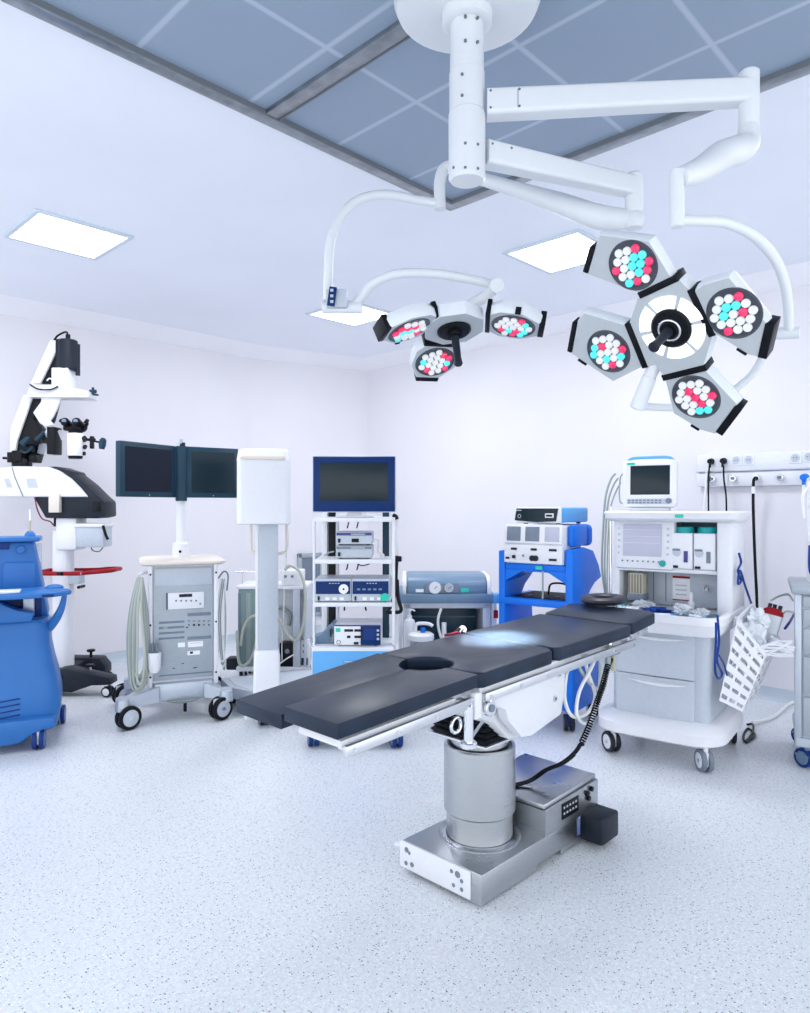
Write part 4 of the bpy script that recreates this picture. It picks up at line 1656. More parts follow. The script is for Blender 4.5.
G = Thing('electrosurgery_generator', 'white electrosurgery generator with three display windows on the blue cart', 'generator', 0, 0)
G.o.location = T.M @ Vector((0, -.01, 1.107)); G.o.rotation_euler = (0, 0, T.rz)
b = MB('white')
b.bb(-.215, .215, -.235, .09, 0, .265, .008)
b.build('case', G)
b = MB('white_gloss')
b.box((0, -.238, .205), (.43, .018, .135), .008, rx=R(-5))
fp = b.build('display_panel', G)
for x, m_ in ((-.14, 'midgrey'), (.0, 'midgrey'), (.145, 'display_soft')):
    b = MB(m_)
    b.box((x, -.2475, .205), (.105, .006, .100), .003, rx=R(-5))
    b.build('display', fp)
b = MB('white')
b.bb(-.215, .215, -.245, -.235, .005, .130, .003)
for x, z, w_ in ((-.14, .10, .045), (.01, .10, .045), (.15, .10, .055), (.15, .035, .055), (-.19, .035, .03)):
    b.bb(x - w_ / 2, x + w_ / 2, -.250, -.244, z - .008, z + .008, .002, m='darkgrey')
b.cyl((-.14, -.243, .045), (-.14, -.253, .045), .013, m='darkgrey')
b.cyl((.0, -.243, .04), (.0, -.256, .04), .020, m='darkgrey')
b.cyl((.025, -.243, .04), (.025, -.256, .04), .020, m='darkgrey')
b.cyl((-.07, -.243, .055), (-.07, -.250, .055), .008, m='midgrey')
b.build('control_panel', G)
b = MB('blue')
b.bb(.218, .262, -.17, .09, .12, .268, .02)
b.bb(-.20, .262, .095, .20, .115, .268, .035, seg=4)
b.build('rear_cover', G)
b = MB('green_tag')
b.bb(.02, .07, -.250, -.248, -.035, -.012)
b.build('green_label', T).location = Vector((0, -.0, 1.1065))

G2 = Thing('smoke_evacuator', 'low blue box with black front panel lying on top of the white generator', 'device', 0, 0)
G2.o.location = T.M @ Vector((.035, -.02, 1.3785)); G2.o.rotation_euler = (0, 0, T.rz - R(4))
b = MB('blue_light')
b.bb(-.165, .18, -.19, .21, .012, .115, .015)
b.build('case', G2)
b = MB('white')
b.bb(-.165, .18, -.215, -.185, .008, .118, .012)
b.build('front_frame', G2)
b = MB('screen_teal')
b.prism([(-.170, -.219, .025), (-.155, -.219, .108), (.165, -.219, .108), (.150, -.219, .022), (.0, -.219, .014)], (0, .006, 0))
b.torus((-.13, -.222, .055), .012, .002, m='lightgrey', axis=(0, 1, 0), seg=20, sseg=6)
b.bb(-.155, -.115, -.2215, -.219, .092, .098, m='lightgrey')
b.build('front_panel', G2)
b = MB('white')
b.bb(.07, .135, -.225, -.2195, .045, .075, .002)
b.bb(.08, .125, -.2265, -.224, .053, .067, m='black')
b.build('socket', G2)
b = MB('rubber')
for x in (-.12, .13):
    for y in (-.15, .15):
        b.cyl((x, y, 0), (x, y, .014), .015)
b.build('foot', G2)

# ------------------------------------------------------------------ grey warmer cart with dial gauges
T = Thing('warming_cart', 'grey cart with rounded lid and two dial gauges behind the operating table', 'cart', .315, 5.55, 0)
WC = T
b = MB('steel_blue')
prf = []
for z, y0 in ((.84, -.27), (.90, -.262), (.94, -.235), (.965, -.18), (.975, -.08), (.975, .18), (.94, .25), (.84, .26)):
    prf.append((-.30, y0, z))
b.prism(prf, (.60, 0, 0), .012)
b.build('lid', T)
b = MB('white')
for x in (-.335, .305):
    b.prism([(x, y * 1.02, z if z > .85 else .8) for _, y, z in prf], (.03, 0, 0), .008)
b.build('lid_end', T)
b = MB('steel_blue')
b.bb(-.365, .36, -.30, .28, .775, .845, .012)
b.build('bumper_band', T)
b = MB('blue_light')
b.bb(.345, .40, -.305, -.20, .775, .845, .008)
b.bb(-.39, -.36, -.305, -.25, .78, .90, .008, m='steel_blue')
b.build('band_end', T)
b = MB('midgrey')
b.box((-.04, -.272, .885), (.25, .012, .075), .006, rx=R(-8))
gp = b.build('gauge_panel', T)
for x, r_, m_ in ((-.09, .043, 'paper'), (.015, .030, 'lightgrey')):
    b = MB(m_)
    b.cyl((x, -.276, .892), (x, -.292, .890), r_, seg=28)
    b.torus((x, -.291, .890), r_, .004, m='rail_metal', axis=(0, 1, 0), seg=32, sseg=8)
    b.box((x + .006, -.2935, .893), (.030, .002, .004), m='black', ry=R(-40))
    b.build('dial_gauge', gp)
b = MB('green_tag')
b.bb(.105, .165, -.281, -.275, .856, .885)
b.build('green_label', T)
b = MB('paper')
b.bb(-.235, -.175, -.281, -.275, .856, .880)
b.build('paper_label', T)
b = MB('lightgrey')
b.bb(-.33, -.27, -.28, .26, .12, .775, .006)
b.bb(.27, .33, -.28, .26, .12, .775, .006)
b.bb(-.33, .33, .20, .26, .12, .775, .006)
b.bb(-.33, .33, -.28, .26, .12, .40, .006)
b.bb(-.33, .33, -.28, .26, .735, .775, .004)
b.build('body', T)
b = MB('teal_glass')
b.bb(-.262, .262, .16, .19, .40, .73, .004)
b.bb(-.262, .262, .150, .157, .60, .612, m='steel_blue')
b.build('recess_panel', T)
b = MB('white')
b.bb(-.365, -.335, -.27, -.20, .12, .775, .004)
b.build('corner_post', T)
b = MB('white')
b.bb(.335, .375, -.27, -.20, .12, .775, .004)
cp_ = b.build('corner_post', T)
b = MB('red')
b.bb(.35, .385, -.274, -.270, .66, .72)
b.build('red_label', cp_)
b = MB('steel_blue')
b.bb(-.33, .20, -.62, -.27, .385, .405, .004)
b.build('front_shelf', T)
for x, y in ((-.29, -.22), (.29, -.22), (-.29, .20), (.29, .20)):
    caster(T, x, y, .05, R(20), 'midgrey', 'darkgrey', None, .13, .025)

# white pump bottle and suction jar on its shelf
S = Thing('suction_jar', 'clear suction jar with white lid and blue port in front of the grey cart', 'jar', 0, 0)
q = T.y(421, 640, -.45); S.o.location = T.M @ Vector((q.x, -.45, .406)); S.o.rotation_euler = (0, 0, T.rz)
b = MB('clear')
b.lathe([(0, 0), (.070, 0), (.078, .01), (.082, .13), (.078, .13), (.074, .012), (0, .012)], seg=32)
b.build('jar', S)
b = MB('white_gloss')
b.lathe([(0, .128), (.092, .128), (.096, .14), (.094, .165), (.075, .178), (.03, .182), (0, .182)], seg=32)
b.build('lid', S)
b = MB('blue')
b.cyl((.015, -.01, .18), (.015, -.01, .215), .018, bev=.003)
b.build('port', S)
b = MB('white_gloss')
b.tube([(-.04, 0, .18), (-.035, 0, .235), (.01, .0, .245), (.06, .0, .24), (.085, 0, .225)], .013, 10)
b.build('elbow_port', S)
S = Thing('pump_bottle', 'white pump bottle with nozzle beside the suction jar', 'bottle', 0, 0)
q = T.y(411, 640, -.33); S.o.location = T.M @ Vector((q.x - .01, -.33, .406)); S.o.rotation_euler = (0, 0, T.rz)
b = MB('white_gloss')
b.lathe([(0, 0), (.040, 0), (.044, .01), (.044, .22), (.036, .25), (.018, .262), (0, .262)], seg=28)
b.build('bottle', S)
b = MB('white')
b.lathe([(0, .262), (.018, .262), (.018, .285), (.008, .287), (.008, .315), (.014, .317), (.014, .330), (0, .332)], seg=20)
b.tube([(0, 0, .324), (.02, -.005, .328), (.04, -.01, .318)], .006, 8)
b.build('pump', S)
b = MB('hose_white')
q = T.y(443, 600, -.30)
Q = lambda px, py, y=-.33: T.M @ T.y(px, py, y)
b.tube([Q(441, 608), Q(438, 620), Q(440, 634), Q(446, 645), Q(452, 652)], .010, 10)
b.cyl(Q(444, 622), Q(444, 636), .018)
b.box(Q(446, 638), (.07, .05, .04), .008)
o = recenter(b.build('suction_hose'))
tag(o, 'short curved white hose with connector in front of the grey cart', 'hose')

# ------------------------------------------------------------------ endoscopy tower
T = Thing('endoscopy_tower', 'white endoscopy trolley with four shelves and light blue drawer, behind the table\'s foot end', 'trolley', -.325, 4.62, 0)
ET = T
X = lambda px: T.y(px, 506, -.2).x
Z = lambda py, y=-.2: T.y(352, py, y).z
for zt in (Z(517), Z(559), Z(602), Z(646)):
    b = MB('white')
    b.bb(X(314), X(392), -.20, .20, zt - .028, zt, .006)
    b.build('shelf', T)
for x0, x1, m_ in ((X(316), X(322), 'white'), (X(331), X(334), 'white'), (X(323), X(331), 'black'), (X(389), X(395), 'white'), (X(381), X(388), 'teal_dark')):
    b = MB(m_)
    b.bb(x0, x1, .10, .16, .14, 1.46, .003)
    b.build('upright', T)
b = MB('white')
for u0, u1 in ((X(312), X(314.2)), (X(391.8), X(395))):
    b = MB('white')
    b.bb(u0, u1, -.17, -.13, Z(646), Z(517), .002)
    b.build('front_upright', T)
b = MB('white')
b.bb(X(312), X(394), -.22, .22, .13, Z(646) - .002, .01)
b.build('cabinet', T)
b = MB('blue_light')
b.bb(X(313), X(391), -.235, -.215, .30, Z(650), .006)
dr = b.build('drawer', T)
b = MB('chrome')
b.tube([(-.06, -.235, .53), (-.05, -.258, .535), (.05, -.258, .535), (.06, -.235, .53)], .005, 8, smooth=0)
b.build('drawer_handle', dr)
b = MB('lightgrey')
b.rbox_loft([(.085, 0, 0, .29, .27, .06), (.10, 0, 0, .31, .29, .07), (.13, 0, 0, .30, .28, .06)])
b.build('base', T)
for x, y in ((-.25, -.22), (.27, -.24), (-.25, .22), (.25, .22)):
    caster(T, x, y, .052, R(15), 'steel_blue', 'blue_dark', 'steel_blue', .10, .026)
b = MB('white')
b.bb(X(392), X(398), -.12, -.09, Z(646), Z(514), .003)
b.build('accessory_rail', T)
b = MB('black')
b.tube([(X(393.5), -.12, Z(515)), (X(395.5), -.13, Z(516)), (X(397), -.13, Z(519))], .014, 8)
b.build('rail_cap', T)
b = MB('black')
b.tube([(X(397), -.14, Z(556)), (X(396), -.15, Z(570)), (X(395), -.15, Z(590)), (X(392), -.15, Z(604)), (X(388), -.15, Z(612)), (X(394), -.15, Z(613)), (X(401), -.15, Z(611)), (X(398), -.15, Z(598)), (X(397), -.15, Z(580))], .012, 8)
b.box((X(397), -.15, Z(559)), (.06, .03, .035), .008)
b.box((X(392), -.15, Z(613)), (.09, .03, .02), .006)
b.build('black_cable_holder', T)
b = MB('black')
for px in (346, 356):
    b.tube([(X(px + 1), .06, Z(511)), (X(px), .06, Z(520)), (X(px - 2), .05, Z(529))], .005, 6)
for px in (344, 355):
    b.tube([(X(px + 1), .06, Z(562)), (X(px), .06, Z(570)), (X(px - 1), .05, Z(573))], .005, 6)
for px in (342, 362):
    b.tube([(X(px), .06, Z(605)), (X(px + (1 if px > 350 else -1)), .06, Z(612)), (X(px + (2 if px > 350 else -1)), .05, Z(616))], .006, 6)
b.tube([(X(352), .05, Z(563)), (X(358), .04, Z(568)), (X(366), .04, Z(567)), (X(373), .05, Z(563))], .004, 6)
b.build('cable', T)
b = MB('hose_white')
b.tube([(X(374), -.05, Z(540)), (X(378), -.06, Z(542)), (X(377), -.06, Z(552)), (X(383), -.06, Z(556)), (X(379), -.06, Z(558))], .006, 6)
b.tube([(X(334), -.20, Z(551)), (X(329), -.21, Z(552)), (X(324), -.20, Z(555))], .005, 6, m='hose_grey')
b.build('white_cable', T)


def device(name, lab, cat, px0, px1, pyt, pyb, y0=-.20, dep=.30, body='lightgrey', group=None, par=ET, zb_=None, up=0.0):
    pb = par.y(px0, pyb, y0); pt = par.y(px1, pyt, y0)
    D = Thing(name, lab, cat, 0, 0)
    D.w_ = pt.x - pb.x; D.h_ = pt.z - pb.z
    zs_ = Z(zb_) + .001 + up if zb_ else pb.z
    D.h_ = pt.z - zs_
    D.o.location = par.M @ Vector(((pb.x + pt.x) / 2, y0, zs_)); D.o.rotation_euler = (0, 0, par.rz)
    if group:
        D.o['group'] = group
    b = MB(body)
    b.bb(-D.w_ / 2, D.w_ / 2, .004, dep, .006, D.h_, .006)
    for x in (-D.w_ * .38, D.w_ * .38):
        for y in (.04, dep - .04):
            b.cyl((x, y, 0), (x, y, .008), .012, m='rubber', seg=12)
    b.build('case', D)
    return D


for (lab, y0_, y1_) in (('upper grey video processor on the second shelf of the endoscopy trolley', 531.5, 545.0), ('lower grey video processor on the second shelf of the endoscopy trolley', 545.2, 559.0)):
    D = device('video_processor', lab, 'processor', 336, 372, y0_, y1_, -.17, .25, 'lightgrey', 'video processors', zb_=559, up=(Z(545.2, -.17) - Z(559) + .002) if y0_ < 540 else 0)
    w, h = D.w_, D.h_
    b = MB('midgrey')
    b.bb(-w / 2 + .003, w / 2 - .003, -.001, .006, h * .74, h * .94, m='purple' if y0_ < 540 else 'midgrey')
    b.bb(-w / 2 + .012, -w / 2 + .028, -.002, .006, h * .2, h * .5, m='darkgrey')
    if y0_ < 540:
        b.bb(-.015, .030, -.002, .006, h * .22, h * .5, m='black')
    b.bb(-.02, .07, -.002, .0, h * .80, h * .87, m='lightgrey')
    b.build('front_panel', D)
for lab, a, c, kind in (('light source with round white dial on the third shelf of the endoscopy trolley', 314.5, 351, 0), ('unit with long dark display right of the round-dial light source', 351.3, 389.5, 1)):
    D = device('light_source' if kind == 0 else 'insufflator', lab, 'device', a, c, 578.5, 602, -.205, .29, 'lightgrey', zb_=602)
    w, h = D.w_, D.h_
    b = MB('purple')
    b.bb(-w / 2 + .008, w / 2 - .006, -.001, .006, h * .36, h * .90, m='navy')
    b.bb(-w / 2 + .02, -w / 2 + .032, -.002, .006, h * .08, h * .26, m='darkgrey')
    for k in range(3):
        b.bb(-w * .2 + .045 * k, -w * .2 + .025 + .045 * k, -.002, .006, h * .10, h * .22, m='paper')
    for k in range(4):
        b.bb(-w * .1 + .018 * k, -w * .1 + .011 + .018 * k, -.003, .0, h * .80, h * .83, m='lightgrey')
    if kind == 1:
        for k in range(5):
            b.bb(-w * .35 + .034 * k, -w * .35 + .020 + .034 * k, -.002, .0, h * .52, h * .60, m='steel_blue')
    b.build('front_panel', D)
    if kind == 0:
        b = MB('paper')
        b.cyl((w * .30, -.002, h * .58), (w * .30, -.014, h * .58), .030, seg=28)
        b.cyl((w * .30, -.014, h * .58), (w * .30, -.018, h * .58), .006, seg=12, m='black')
        b.build('dial', D)
    else:
        b = MB('teal')
        b.cyl((w * .38, -.001, h * .22), (w * .38, -.012, h * .22), .026, seg=24, m='green_tag')
        b.bb(w * .26, w * .45, -.003, .0, h * .06, h * .36, m='green_tag')
        b.build('green_connector', D)
D = device('electrosurgical_unit', 'white unit with blue display on the bottom shelf of the endoscopy trolley', 'device', 334, 381, 624.5, 646, -.20, .28, 'white', zb_=646)
w, h = D.w_, D.h_
b = MB('white_gloss')
b.bb(-w / 2 + .002, w * .06, -.003, .005, .010, h * .94, .002)
for x, z, ww in ((-.055, .75, .055), (.008, .75, .055), (-.055, .45, .022), (.008, .45, .055), (-.008, .15, .03)):
    b.bb(x - ww / 2, x + ww / 2, -.006, .0, h * z - .008, h * z + .008, .001, m='darkgrey')
b.torus((-w * .40, -.004, h * .2), .012, .002, m='midgrey', axis=(0, 1, 0), seg=20, sseg=6)
b.bb(-w * .46, -w * .36, -.005, .0, h * .68, h * .86, m='green_tag')
b.build('control_panel', D)
b = MB('navy')
b.bb(w * .07, w / 2 - .002, -.003, .005, .008, h * .96, .002)
b.bb(w * .12, w * .38, -.005, .0, h * .30, h * .82, m='blue_dark')
for k in range(3):
    b.bb(w * .41, w * .46, -.006, .0, h * (.30 + .2 * k), h * (.40 + .2 * k), m='lightgrey')
b.build('display_panel', D)
b = MB('purple')
b.bb(-w / 2 + .003, w / 2 - .003, -.004, .006, h * .955, h * 1.0)
b.build('blue_strip', D)
# grey foot pedal and green coil left of it
F1 = Thing('foot_pedal', 'grey foot pedal parked at the left end of the trolley\'s bottom shelf', 'pedal', 0, 0)
q = ET.y(322, 645, -.12); F1.o.location = ET.M @ Vector((q.x + .012, -.04, Z(646) + .001)); F1.o.rotation_euler = (0, 0, ET.rz)
b = MB('steel_blue')
b.prism([(-.08, -.07, 0), (.07, -.07, 0), (.07, -.07, .13), (.055, -.07, .135), (-.02, -.07, .055), (-.08, -.07, .04)], (0, .14, 0), .006)
b.build('pedal', F1)
b = MB('hose_grey')
for k in range(4):
    b.torus((.050, -.085 - .004 * k, .058 + .004 * k), .040 - .004 * k, .006, axis=(1, .3, 0), seg=24, sseg=6, sc=(1, 1, 1), m='teal_dark' if k % 2 else 'hose_grey')
b.build('cable', F1)

Mn = Thing('flat_monitor', 'blue-framed flat monitor on top of the endoscopy trolley', 'monitor', 0, 0)
q0 = ET.y(313, 511, -.18); q1 = ET.y(395, 456, -.18)
w, h = q1.x - q0.x, q1.z - q0.z
Mn.o.location = ET.M @ Vector(((q0.x + q1.x) / 2, -.18, Z(517) + .001)); Mn.o.rotation_euler = (0, 0, ET.rz)
dz = q0.z - (Z(517) + .001)
b = MB('navy')
b.bb(-w / 2, w / 2, 0, .05, dz, dz + h, .006)
sc_ = b.build('bezel', Mn)
b = MB('lightgrey')
b.bb(-w / 2 - .006, w / 2 + .006, .012, .056, dz - .006, dz + h + .006, .006)
b.build('rear_shell', Mn)
b = MB('screen_grey')
b.bb(X(319.5) - (q0.x + q1.x) / 2, X(388) - (q0.x + q1.x) / 2, -.003, .004, dz + h * .19, dz + h * .89, .002)
b.build('screen', sc_)
b = MB('white')
b.bb(-.05, .05, .05, .12, .01, dz + .2, .01)
b.bb(-.12, .12, .02, .20, 0, .012, .003)
b.build('stand', Mn)

# ------------------------------------------------------------------ framed hatch on the angled wall
T = Thing('wall_hatch', 'grey framed hatch low on the far wall left of the endoscopy trolley', 'hatch', 0, 0)
wd = (Vector(C2) - Vector(C1)).normalized()
nrm2 = Vector((wd.y, -wd.x))
def on_back(px, py, off=0.0):
    r_ = ray(px, py)
    t = (Vector(C1) + nrm2 * off).dot(nrm2) / Vector((r_.x, r_.y)).dot(nrm2)
    return Vector((0, 0, CAM_H)) + r_ * t
pa, pb = on_back(297, 617), on_back(323, 552)
mid = (pa + pb) / 2
T.o.location = (mid.x, mid.y, pa.z)
T.o.rotation_euler = (0, 0, math.atan2(wd.y, wd.x))
hw = (Vector((pb.x, pb.y)) - Vector((pa.x, pa.y))).length / 2
hh = pb.z - pa.z
b = MB('panelgrey')
b.bb(-hw, hw, -.035, -.001, 0, .05, .003); b.bb(-hw, hw, -.035, -.001, hh - .05, hh, .003)
b.bb(-hw, -hw + .05, -.035, -.001, 0, hh, .003); b.bb(hw - .05, hw, -.035, -.001, 0, hh, .003)
b.build('frame', T)
b = MB('midgrey')
b.bb(-hw + .04, hw - .04, -.022, -.002, .04, hh - .04)
b.build('panel', T)

# ------------------------------------------------------------------ dual-monitor imaging cart
T = Thing('imaging_cart', 'imaging cart with grey electronics cabinet, hanging cables and mast with two dark monitors', 'cart', -1.708, 5.143, 21.2)
MC = T
YF = -.20
xl, xr = T.y(148, 600, YF).x, T.y(218, 600, YF).x
zt, zb = T.y(182, 564.5, YF).z, T.y(182, 681, YF).z
b = MB('white')
b.bb(xl + .02, xr - .02, YF + .01, .28, zb, zt, .004)
b.build('cabinet', T)
for x in (xl, xr - .03):
    b = MB('white_gloss')
    b.bb(x, x + .03, YF - .012, YF + .03, zb - .03, zt, .006)
    for z in (zb + .05, (zb + zt) / 2, zt - .06):
        b.cyl((x + .015, YF - .012, z), (x + .015, YF - .016, z), .007, m='black', seg=12)
    b.build('corner_post', T)
b = MB('cream')
b.rbox_loft([(zt + .001, (xl + xr) / 2, .03, (xr - xl) / 2 + .03, .27, .05), (zt + .012, (xl + xr) / 2, .03, (xr - xl) / 2 + .055, .295, .07), (zt + .026, (xl + xr) / 2, .03, (xr - xl) / 2 + .055, .295, .07), (zt + .036, (xl + xr) / 2, .03, (xr - xl) / 2 + .04, .28, .06)])
b.build('top_cover', T)
b = MB('panelgrey')
b.bb(xl + .035, xr - .035, YF - .004, YF + .012, zb + .02, zt - .015, .003)
fp = b.build('front_panel', T)
cxm = (xl + xr) / 2
b = MB('lightgrey')
b.bb(xl + .045, xr - .045, YF - .010, YF - .003, zt - .145, zt - .025, .002)
b.build('upper_cover', fp)
U = lambda px, py: T.y(px, py, YF - .01)
b = MB('white_gloss')
p, q = U(167, 609), U(204, 591)
b.bb(p.x, q.x, YF - .022, YF - .004, p.z, q.z, .003)
b.bb(p.x - .004, p.x + .004, YF - .024, YF - .004, p.z, q.z, m='darkgrey')
b.bb(U(179, 595).x, U(192, 595).x, YF - .0235, YF - .020, U(180, 596.5).z, U(180, 593.5).z, m='darkgrey')
for k in range(5):
    c = U(176 + 5 * k, 600)
    b.cyl((c.x, YF - .021, c.z), (c.x, YF - .026, c.z), .007, m='midgrey', seg=10)
c = U(200, 603); b.cyl((c.x, YF - .021, c.z), (c.x, YF - .026, c.z), .007, m='midgrey', seg=10)
b.build('control_unit', fp)
b = MB('midgrey')
def strip(px0, px1, py0, py1, m='midgrey', dy=.006, bev=0.0):
    p, q = U(px0, py1), U(px1, py0)
    b.bb(p.x, q.x, YF - dy, YF - .003, p.z, q.z, bev, m)
for k in range(4):
    strip(159, 184.5, 620 + 5.3 * k, 623.6 + 5.3 * k)
strip(187.5, 211, 611.5, 616); strip(187.5, 211, 635, 639.5)
strip(163, 168, 626, 628.5, 'hose_grey', .009)
b.build('vent_grille', fp)
b = MB('darkgrey')
for k in range(5):
    c = U(189 + 5 * k, 624.5)
    b.cyl((c.x, YF - .003, c.z), (c.x, YF - .010, c.z), .008 if k in (1, 2) else .005, seg=10)
    c = U(189 + 5 * k, 620.5)
    b.box((c.x, YF - .005, c.z), (.016, .006, .004))
c = U(187, 627); b.cyl((c.x, YF - .003, c.z), (c.x, YF - .010, c.z), .006, seg=10)
for px, py in ((183, 663), (196, 667), (194, 667.5), (174, 668)):
    c = U(px, py); b.box((c.x, YF - .005, c.z), (.014, .005, .005))
b.build('connector_row', fp)
b = MB('paper')
strip(188, 203, 640.5, 647, 'paper'); strip(187.5, 200, 650, 655, 'paper'); strip(178, 185, 642, 647, 'paper')
strip(190, 201, 642, 643, 'red', .0065); strip(190, 193, 651, 653.5, 'darkgrey', .0065)
b.build('warning_label', fp)
b = MB('gasket')
strip(159, 212, 672, 675, 'midgrey', .006)
b.build('lower_slot', fp)
# base with two moulded feet
b = MB('silver')
b.bb(xl + .04, xr - .04, -.24, .30, .135, zb + .005, .02)
for s in (-1, 1):
    x1 = xl + .07 if s < 0 else xr - .10
    xo = -.33 if s < 0 else .35
    b.loft([[(x1, y0, .15), (x1, y1, .15), (x1, y1, zb - .01), (x1, y0, zb - .01)] if k == 0 else [(xo, y0 - .02, .13), (xo, y0 + .10, .13), (xo, y0 + .10, .19), (xo, y0 - .02, .20)] for k, (y0, y1) in enumerate(((-.27, .0), (-.32, .0)))])
    b.loft([[(x1, .10, .15), (x1, .30, .15), (x1, .30, zb - .01), (x1, .10, zb - .01)], [(xo, .26, .13), (xo, .38, .13), (xo, .38, .19), (xo, .26, .20)]])
    b.rbox_loft([(.125, xo, -.29, .05, .065, .04), (.20, xo, -.29, .045, .06, .04), (.205, xo, -.29, .035, .05, .03)])
b.build('base_frame', T)
b = MB('hose_grey')
b.lathe([(0, .095), (.05, .10), (.13, .125), (.15, .14), (0, .14)], (cxm, -.14, 0), seg=28)
b.cyl((cxm + .01, -.2, .045), (cxm + .01, -.2, .11), .012, m='black')
b.build('drip_pan', T)
for x, y, ro in ((-.295, -.33, R(-62)), (.31, -.33, R(-60)), (-.33, .30, R(-65)), (.33, .33, R(-80))):
    caster(T, x, y, .080, ro, 'lightgrey', 'rubber', 'lightgrey', .15, .030)
# cup holder
b = MB('white_gloss')
c = T.y(154.5, 672, YF - .06)
b.lathe([(0, 0), (.028, 0), (.042, .03), (.045, .135), (.040, .14), (.038, .03), (0, .02)], (c.x, YF - .06, c.z), seg=24)
for k in (-.012, .014):
    b.cyl((c.x + k, YF - .06, c.z + .10), (c.x + k, YF - .055, c.z + .20), .010, m='midgrey')
b.build('probe_holder', T)
# hanging cables, left and right
b = MB('hose_grey')
hx = [(152, 590), (146, 577)]
rr = random.Random(5)
def lp(px, py, y): return T.y(px, py, y)
for k, (wd_, yb_) in enumerate(((0, 686), (2.5, 690), (5, 680), (8, 688), (11, 676), (14, 684))):
    y = YF - .03 - .012 * k
    b.tube([lp(138 + .8 * k, 577, y), lp(131 + wd_ * .5, 605, y), lp(127.5 + wd_ * .7, 640, y), lp(130 + wd_ * .5, yb_ - 8, y), lp(136 + wd_ * .3, yb_, y), lp(146 - wd_ * .2, yb_ - 8, y), lp(149 - wd_ * .3, 650, y), lp(147 - wd_ * .4, 610, y), lp(142, 577, y)], .0085, 8, m='hose_beige' if k % 2 else 'hose_grey')
b.build('hanging_cables', T)
b = MB('hose_grey')
for k in range(4):
    y = YF + .05 + .02 * k
    b.tube([lp(221 + k, 578, y), lp(217.5 + k, 610, y), lp(218 + k, 640, y), lp(221 + k, 660 + 3 * k, y), lp(225, 655, y), lp(227 - k * .5, 620, y), lp(225, 580, y)], .006, 8, m='hose_grey' if k % 2 else 'hose_white')
b.tube([lp(218, 578, YF + .05), lp(224, 571, YF + .05), lp(228, 575, YF + .05), lp(227, 590, YF + .05)], .006, 8, m='midgrey')
b.build('hanging_cables', T)
b = MB('white')
p = lp(141, 576, YF - .05)
b.tube([(xl + .02, -.1, p.z + .02), (p.x, -.15, p.z + .01), (p.x - .01, YF - .06, p.z + .01), (p.x + .005, YF - .10, p.z + .03)], .010, 8)
b.build('cable_hook', T)
# mast
cm = T.y(181, 540, .03)
zbm = zt + .03
b = MB('white_gloss')
z1 = T.y(181, 500, .03).z
b.cyl((cm.x, .03, zbm), (cm.x, .03, z1 + .03), .036, seg=28)
b.lathe([(0, 0), (.06, 0), (.062, .03), (.058, .11), (.040, .125), (0, .125)], (cm.x, .03, zbm), seg=28)
b.cyl((cm.x - .01, -.03, zbm + .055), (cm.x - .01, -.035, zbm + .055), .010, m='black', seg=12)
b.build('mast', T)
b = MB('teal_dark')
zh0, zh1 = T.y(181, 500.5, 0).z, T.y(181, 446, 0).z
b.rbox_loft([(zh0, cm.x, 0, .040, .05, .03), (zh1, cm.x, 0, .040, .05, .03)])
for z in (.25, .45, .8):
    b.rbox_loft([(zh0 + (zh1 - zh0) * z, cm.x, 0, .0412, .0512, .03), (zh0 + (zh1 - zh0) * z + .004, cm.x, 0, .0412, .0512, .03)])
b.cyl((cm.x + .01, .02, zh1), (cm.x + .01, .02, zh1 + .03), .02, m='darkgrey')
b.cyl((cm.x - .01, .02, zh1 + .02), (cm.x - .01, .02, zh1 + .055), .022, m='lightgrey')
b.build('monitor_bracket', T)


def screen_panel(P00, P10, P01, P11, th, m_s, parent, name='monitor'):
    P00, P10, P01, P11 = map(Vector, (P00, P10, P01, P11))
    n = (P10 - P00).cross(P01 - P00).normalized()
    b = MB('teal_dark')
    b.prism([P00, P10, P11, P01], n * -th, .006)
    o = b.build(name, parent)
    f = lambda u, v: P00.lerp(P10, u).lerp(P01.lerp(P11, u), v)
    b = MB(m_s)
    b.prism([f(.085, .10), f(.915, .10), f(.915, .91), f(.085, .91)], n * .002)
    b.build('screen', o)
    for sgn in (1,):
        b = MB('lightgrey')
        c = f(.5, .04) + n * .001
        b.cyl(c, c + n * .002, .004, seg=10)
        b.build('power_light', o)
    return o


zb0, zt0 = T.y(175, 497, -.03).z, T.y(175, 445.5, -.03).z
pL = T.y(120, 470, -.36); pR = T.y(176, 470, -.03)
screen_panel((pL.x, pL.y, zb0), (pR.x, pR.y, zb0), (pL.x, pL.y, zt0), (pR.x, pR.y, zt0), .045, 'screen_dark', T)
pL = T.y(187, 470, -.03); pR = T.y(238.5, 470, .06)
screen_panel((pL.x, pL.y, zb0), (pR.x, pR.y, zb0), (pL.x, pL.y, zt0), (pR.x, pR.y, zt0), .045, 'screen_teal', T)

